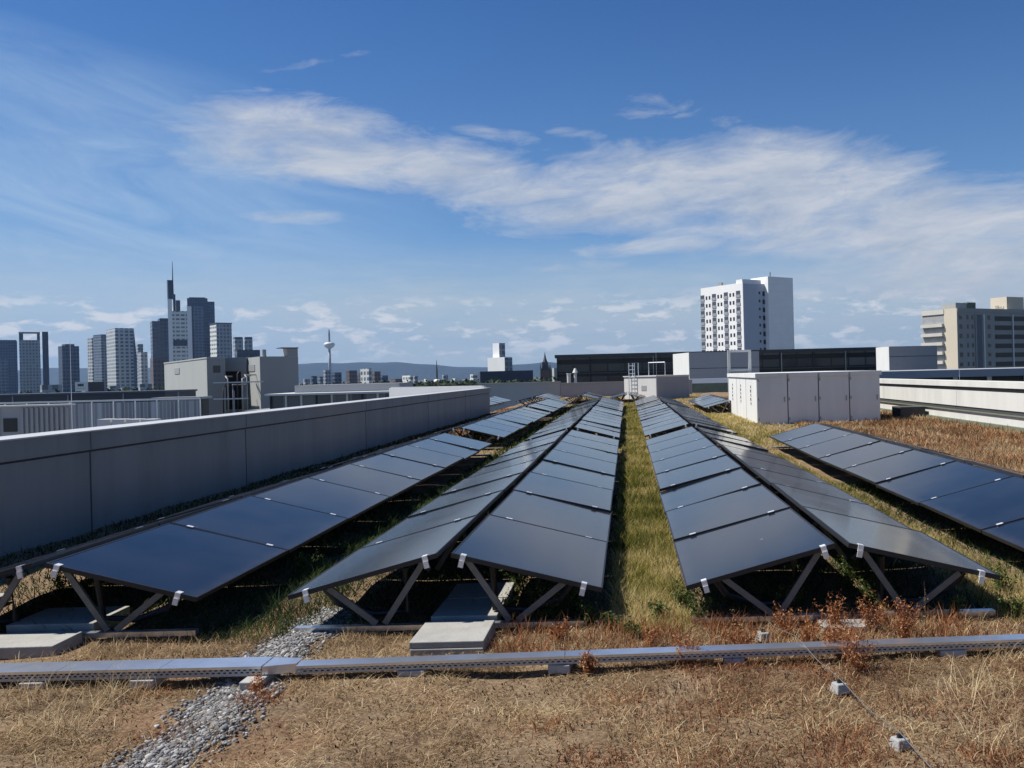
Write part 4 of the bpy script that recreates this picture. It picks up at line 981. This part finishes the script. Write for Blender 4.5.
# ------------------------------------------------------------------ sky, sun, camera
SUN_EL, SUN_AZ = 55.0, -82.0
w = bpy.data.worlds.new('World'); SC.world = w; w.use_nodes = True
n, l = w.node_tree.nodes, w.node_tree.links
bg = n['Background']; bg.inputs[1].default_value = .06
st = n.new('ShaderNodeTexSky'); st.sky_type = 'NISHITA'; st.sun_disc = False
st.sun_elevation = R(SUN_EL); st.sun_rotation = R(SUN_AZ); st.altitude = 100; st.air_density = 1.0; st.dust_density = .3; st.ozone_density = 2.0
tc = n.new('ShaderNodeTexCoord'); sx = n.new('ShaderNodeSeparateXYZ'); l.new(tc.outputs['Generated'], sx.inputs[0])
mt = lambda op, a, b=None, c=None, clamp=False: math_(n, l, op, a, b, c, clamp)
AZ = mt('ARCTAN2', sx.outputs[0], sx.outputs[1]); EL = mt('ARCSINE', sx.outputs[2])
def sky_noise(sa, se, off, detail=8, rough=.6, rot=0, dist=0.0):
    ca, sa_ = math.cos(rot), math.sin(rot)
    a2 = mt('ADD', mt('MULTIPLY', AZ, ca), mt('MULTIPLY', EL, sa_)); e2 = mt('SUBTRACT', mt('MULTIPLY', EL, ca), mt('MULTIPLY', AZ, sa_))
    cb = n.new('ShaderNodeCombineXYZ'); l.new(mt('MULTIPLY', a2, sa), cb.inputs[0]); l.new(mt('MULTIPLY', e2, se), cb.inputs[1]); cb.inputs[2].default_value = off
    z = n.new('ShaderNodeTexNoise'); z.inputs['Scale'].default_value = 1; z.inputs['Detail'].default_value = detail; z.inputs['Roughness'].default_value = rough; z.inputs['Distortion'].default_value = dist
    l.new(cb.outputs[0], z.inputs['Vector']); return z.outputs['Fac']
def ell(px, py, rx, ry, rot=0, k=1.0):
    u, v = uv(px, py); a0 = math.atan2(u, F); e0 = math.atan2(-v, math.hypot(u, F))
    da, de = mt('SUBTRACT', AZ, a0), mt('SUBTRACT', EL, e0); c, s = math.cos(R(rot)), math.sin(R(rot))
    p = mt('DIVIDE', mt('ADD', mt('MULTIPLY', da, c), mt('MULTIPLY', de, s)), rx / F); q = mt('DIVIDE', mt('SUBTRACT', mt('MULTIPLY', de, c), mt('MULTIPLY', da, s)), ry / F)
    return mt('MULTIPLY', mt('SUBTRACT', 1.0, mt('ADD', mt('MULTIPLY', p, p), mt('MULTIPLY', q, q)), clamp=True), k)
band = None
for e in ((300,140,150,52,0,.85),(400,165,190,36,-3,1.0),(545,205,130,42,0,.9),(650,190,170,62,0,1.0),(800,195,190,78,-8,1.0),(930,235,170,75,-14,.95),(1015,240,150,80,0,1.0),(1150,280,220,110,0,.95),(900,285,170,16,2,.5),(720,290,160,10,0,.45),(420,285,120,8,2,.4),(560,268,140,9,2,.4),
          (300,217,80,10,0,.6),(585,134,46,12,-8,.42),(655,108,55,26,0,.45),(315,62,85,6,14,.3),(660,245,120,14,3,.7),(265,89,16,4,0,.45),(490,132,60,12,-12,.42),(840,275,120,22,-5,.5)):
    x = ell(*e); band = x if band is None else mt('MAXIMUM', band, x)
fine = sky_noise(10, 34, 3.1, 11, .68, .07, .5); big = sky_noise(4, 13, 7.7, 6, .55, .1)
dens = mt('MULTIPLY', mt('SUBTRACT', mt('ADD', mt('MULTIPLY', band, .95), mt('ADD', mt('MULTIPLY', mt('SUBTRACT', fine, .5), 1.45), mt('MULTIPLY', mt('SUBTRACT', big, .5), .7))), .26), 1.6, clamp=True)
dens = mt('MULTIPLY', dens, mt('GREATER_THAN', band, .0001))
# thin veil on the left and low haze streaks
veil = mt('MULTIPLY', mt('MAXIMUM', ell(60,220,330,150,0,1.0), ell(120,120,260,60,-12,.7)), mt('MULTIPLY', mt('SUBTRACT', sky_noise(5, 20, 1.3, 10, .66, -.2, .9), .26, clamp=True), 2.3))
low = mt('MULTIPLY', mt('SUBTRACT', sky_noise(14, 60, 5.5, 8, .6, 0, .3), .5, clamp=True), 3.2)
e_ = lambda y: math.atan2(PY - y, F)
def bandmask(y0, y1, soft):
    a, b2 = e_(y1), e_(y0); up = n.new('ShaderNodeMapRange'); up.interpolation_type = 'SMOOTHSTEP'; l.new(EL, up.inputs[0]); up.inputs[1].default_value = a - soft; up.inputs[2].default_value = a + soft
    dn = n.new('ShaderNodeMapRange'); dn.interpolation_type = 'SMOOTHSTEP'; l.new(EL, dn.inputs[0]); dn.inputs[1].default_value = b2 - soft; dn.inputs[2].default_value = b2 + soft; dn.inputs[3].default_value = 1; dn.inputs[4].default_value = 0
    return mt('MULTIPLY', up.outputs[0], dn.outputs[0])
low = mt('MULTIPLY', low, bandmask(262, 350, .03), clamp=True)
lowgrey = mt('MULTIPLY', bandmask(275, 395, .055), mt('ADD', .38, mt('MULTIPLY', sky_noise(6, 48, 9.2, 8, .66), 1.3)))
cum = mt('MULTIPLY', mt('SUBTRACT', sky_noise(30, 85, 12.4, 9, .58, 0, .25), .505, clamp=True), 9.0, clamp=True)
cum = mt('MULTIPLY', cum, bandmask(300, 352, .016))
def mixc(f, a, c):
    x = n.new('ShaderNodeMix'); x.data_type = 'RGBA'
    if isinstance(f, (int, float)): x.inputs[0].default_value = f
    else: l.new(f, x.inputs[0])
    l.new(a, x.inputs[6])
    if isinstance(c, tuple): x.inputs[7].default_value = c
    else: l.new(c, x.inputs[7])
    return x.outputs[2]
CS = 1.0
shade = sky_noise(9, 30, 21.0, 9, .64, .07, .3)
cr = ramp(n, [(.3, (4.6,5.4,6.8)), (.5, (6.3,6.8,7.7)), (.68, (7.8,8.0,8.4))]); l.new(shade, cr.inputs[0])
tint = n.new('ShaderNodeMix'); tint.data_type = 'RGBA'; tint.blend_type = 'MULTIPLY'; tint.inputs[0].default_value = 1; l.new(st.outputs[0], tint.inputs[6]); tint.inputs[7].default_value = (.27,.6,1.04,1)
col = tint.outputs[2]
pale = mt('POWER', 2.71828, mt('MULTIPLY', mt('POWER', mt('DIVIDE', mt('MAXIMUM', EL, 0.0), .21), 1.5), -1.0))
col = mixc(mt('MULTIPLY', pale, .95), col, (3.1,5.4,8.4,1))
col = mixc(mt('MULTIPLY', lowgrey, 1.0, None, True), col, (5.3,6.5,7.5,1))
col = mixc(mt('MULTIPLY', veil, .9, None, True), col, (4.4,6.3,8.8,1))
col = mixc(mt('MULTIPLY', low, .6), col, (5.4,6.6,7.9,1))
col = mixc(mt('MULTIPLY', cum, .9), col, (8.6,8.9,9.3,1))
col = mixc(mt('MULTIPLY', dens, .88), col, cr.outputs[0])
l.new(col, bg.inputs[0])

sl = bpy.data.lights.new('sun', 'SUN'); sl.energy = 5.0; sl.angle = R(.53); sl.color = (1, .95, .88)
so = bpy.data.objects.new('sun', sl); C.objects.link(so)
so.rotation_euler = (R(90 - SUN_EL), 0, R(180 - SUN_AZ))
so.location = (0, 0, 60)
cd = bpy.data.cameras.new('camera'); co = bpy.data.objects.new('camera', cd); C.objects.link(co); SC.camera = co
cd.sensor_fit = 'HORIZONTAL'; cd.sensor_width = 36; cd.lens = F * 36 / 1024
cd.shift_x = (512 - PX) / 1024; cd.shift_y = (PY - 384) / 1024
cd.clip_start = .05; cd.clip_end = 60000
co.location = (0, 0, H); co.rotation_mode = 'QUATERNION'
from mathutils import Quaternion, Vector
co.rotation_quaternion = Quaternion((1,0,0), R(90)) @ Quaternion((0,0,1), -TH)
SC.view_settings.view_transform = 'Standard'; SC.view_settings.look = 'None'; SC.view_settings.exposure = .5; SC.view_settings.gamma = 1
SC.cycles.use_denoising = True; SC.cycles.volume_bounces = 0; SC.cycles.max_bounces = 6; SC.cycles.transparent_max_bounces = 8
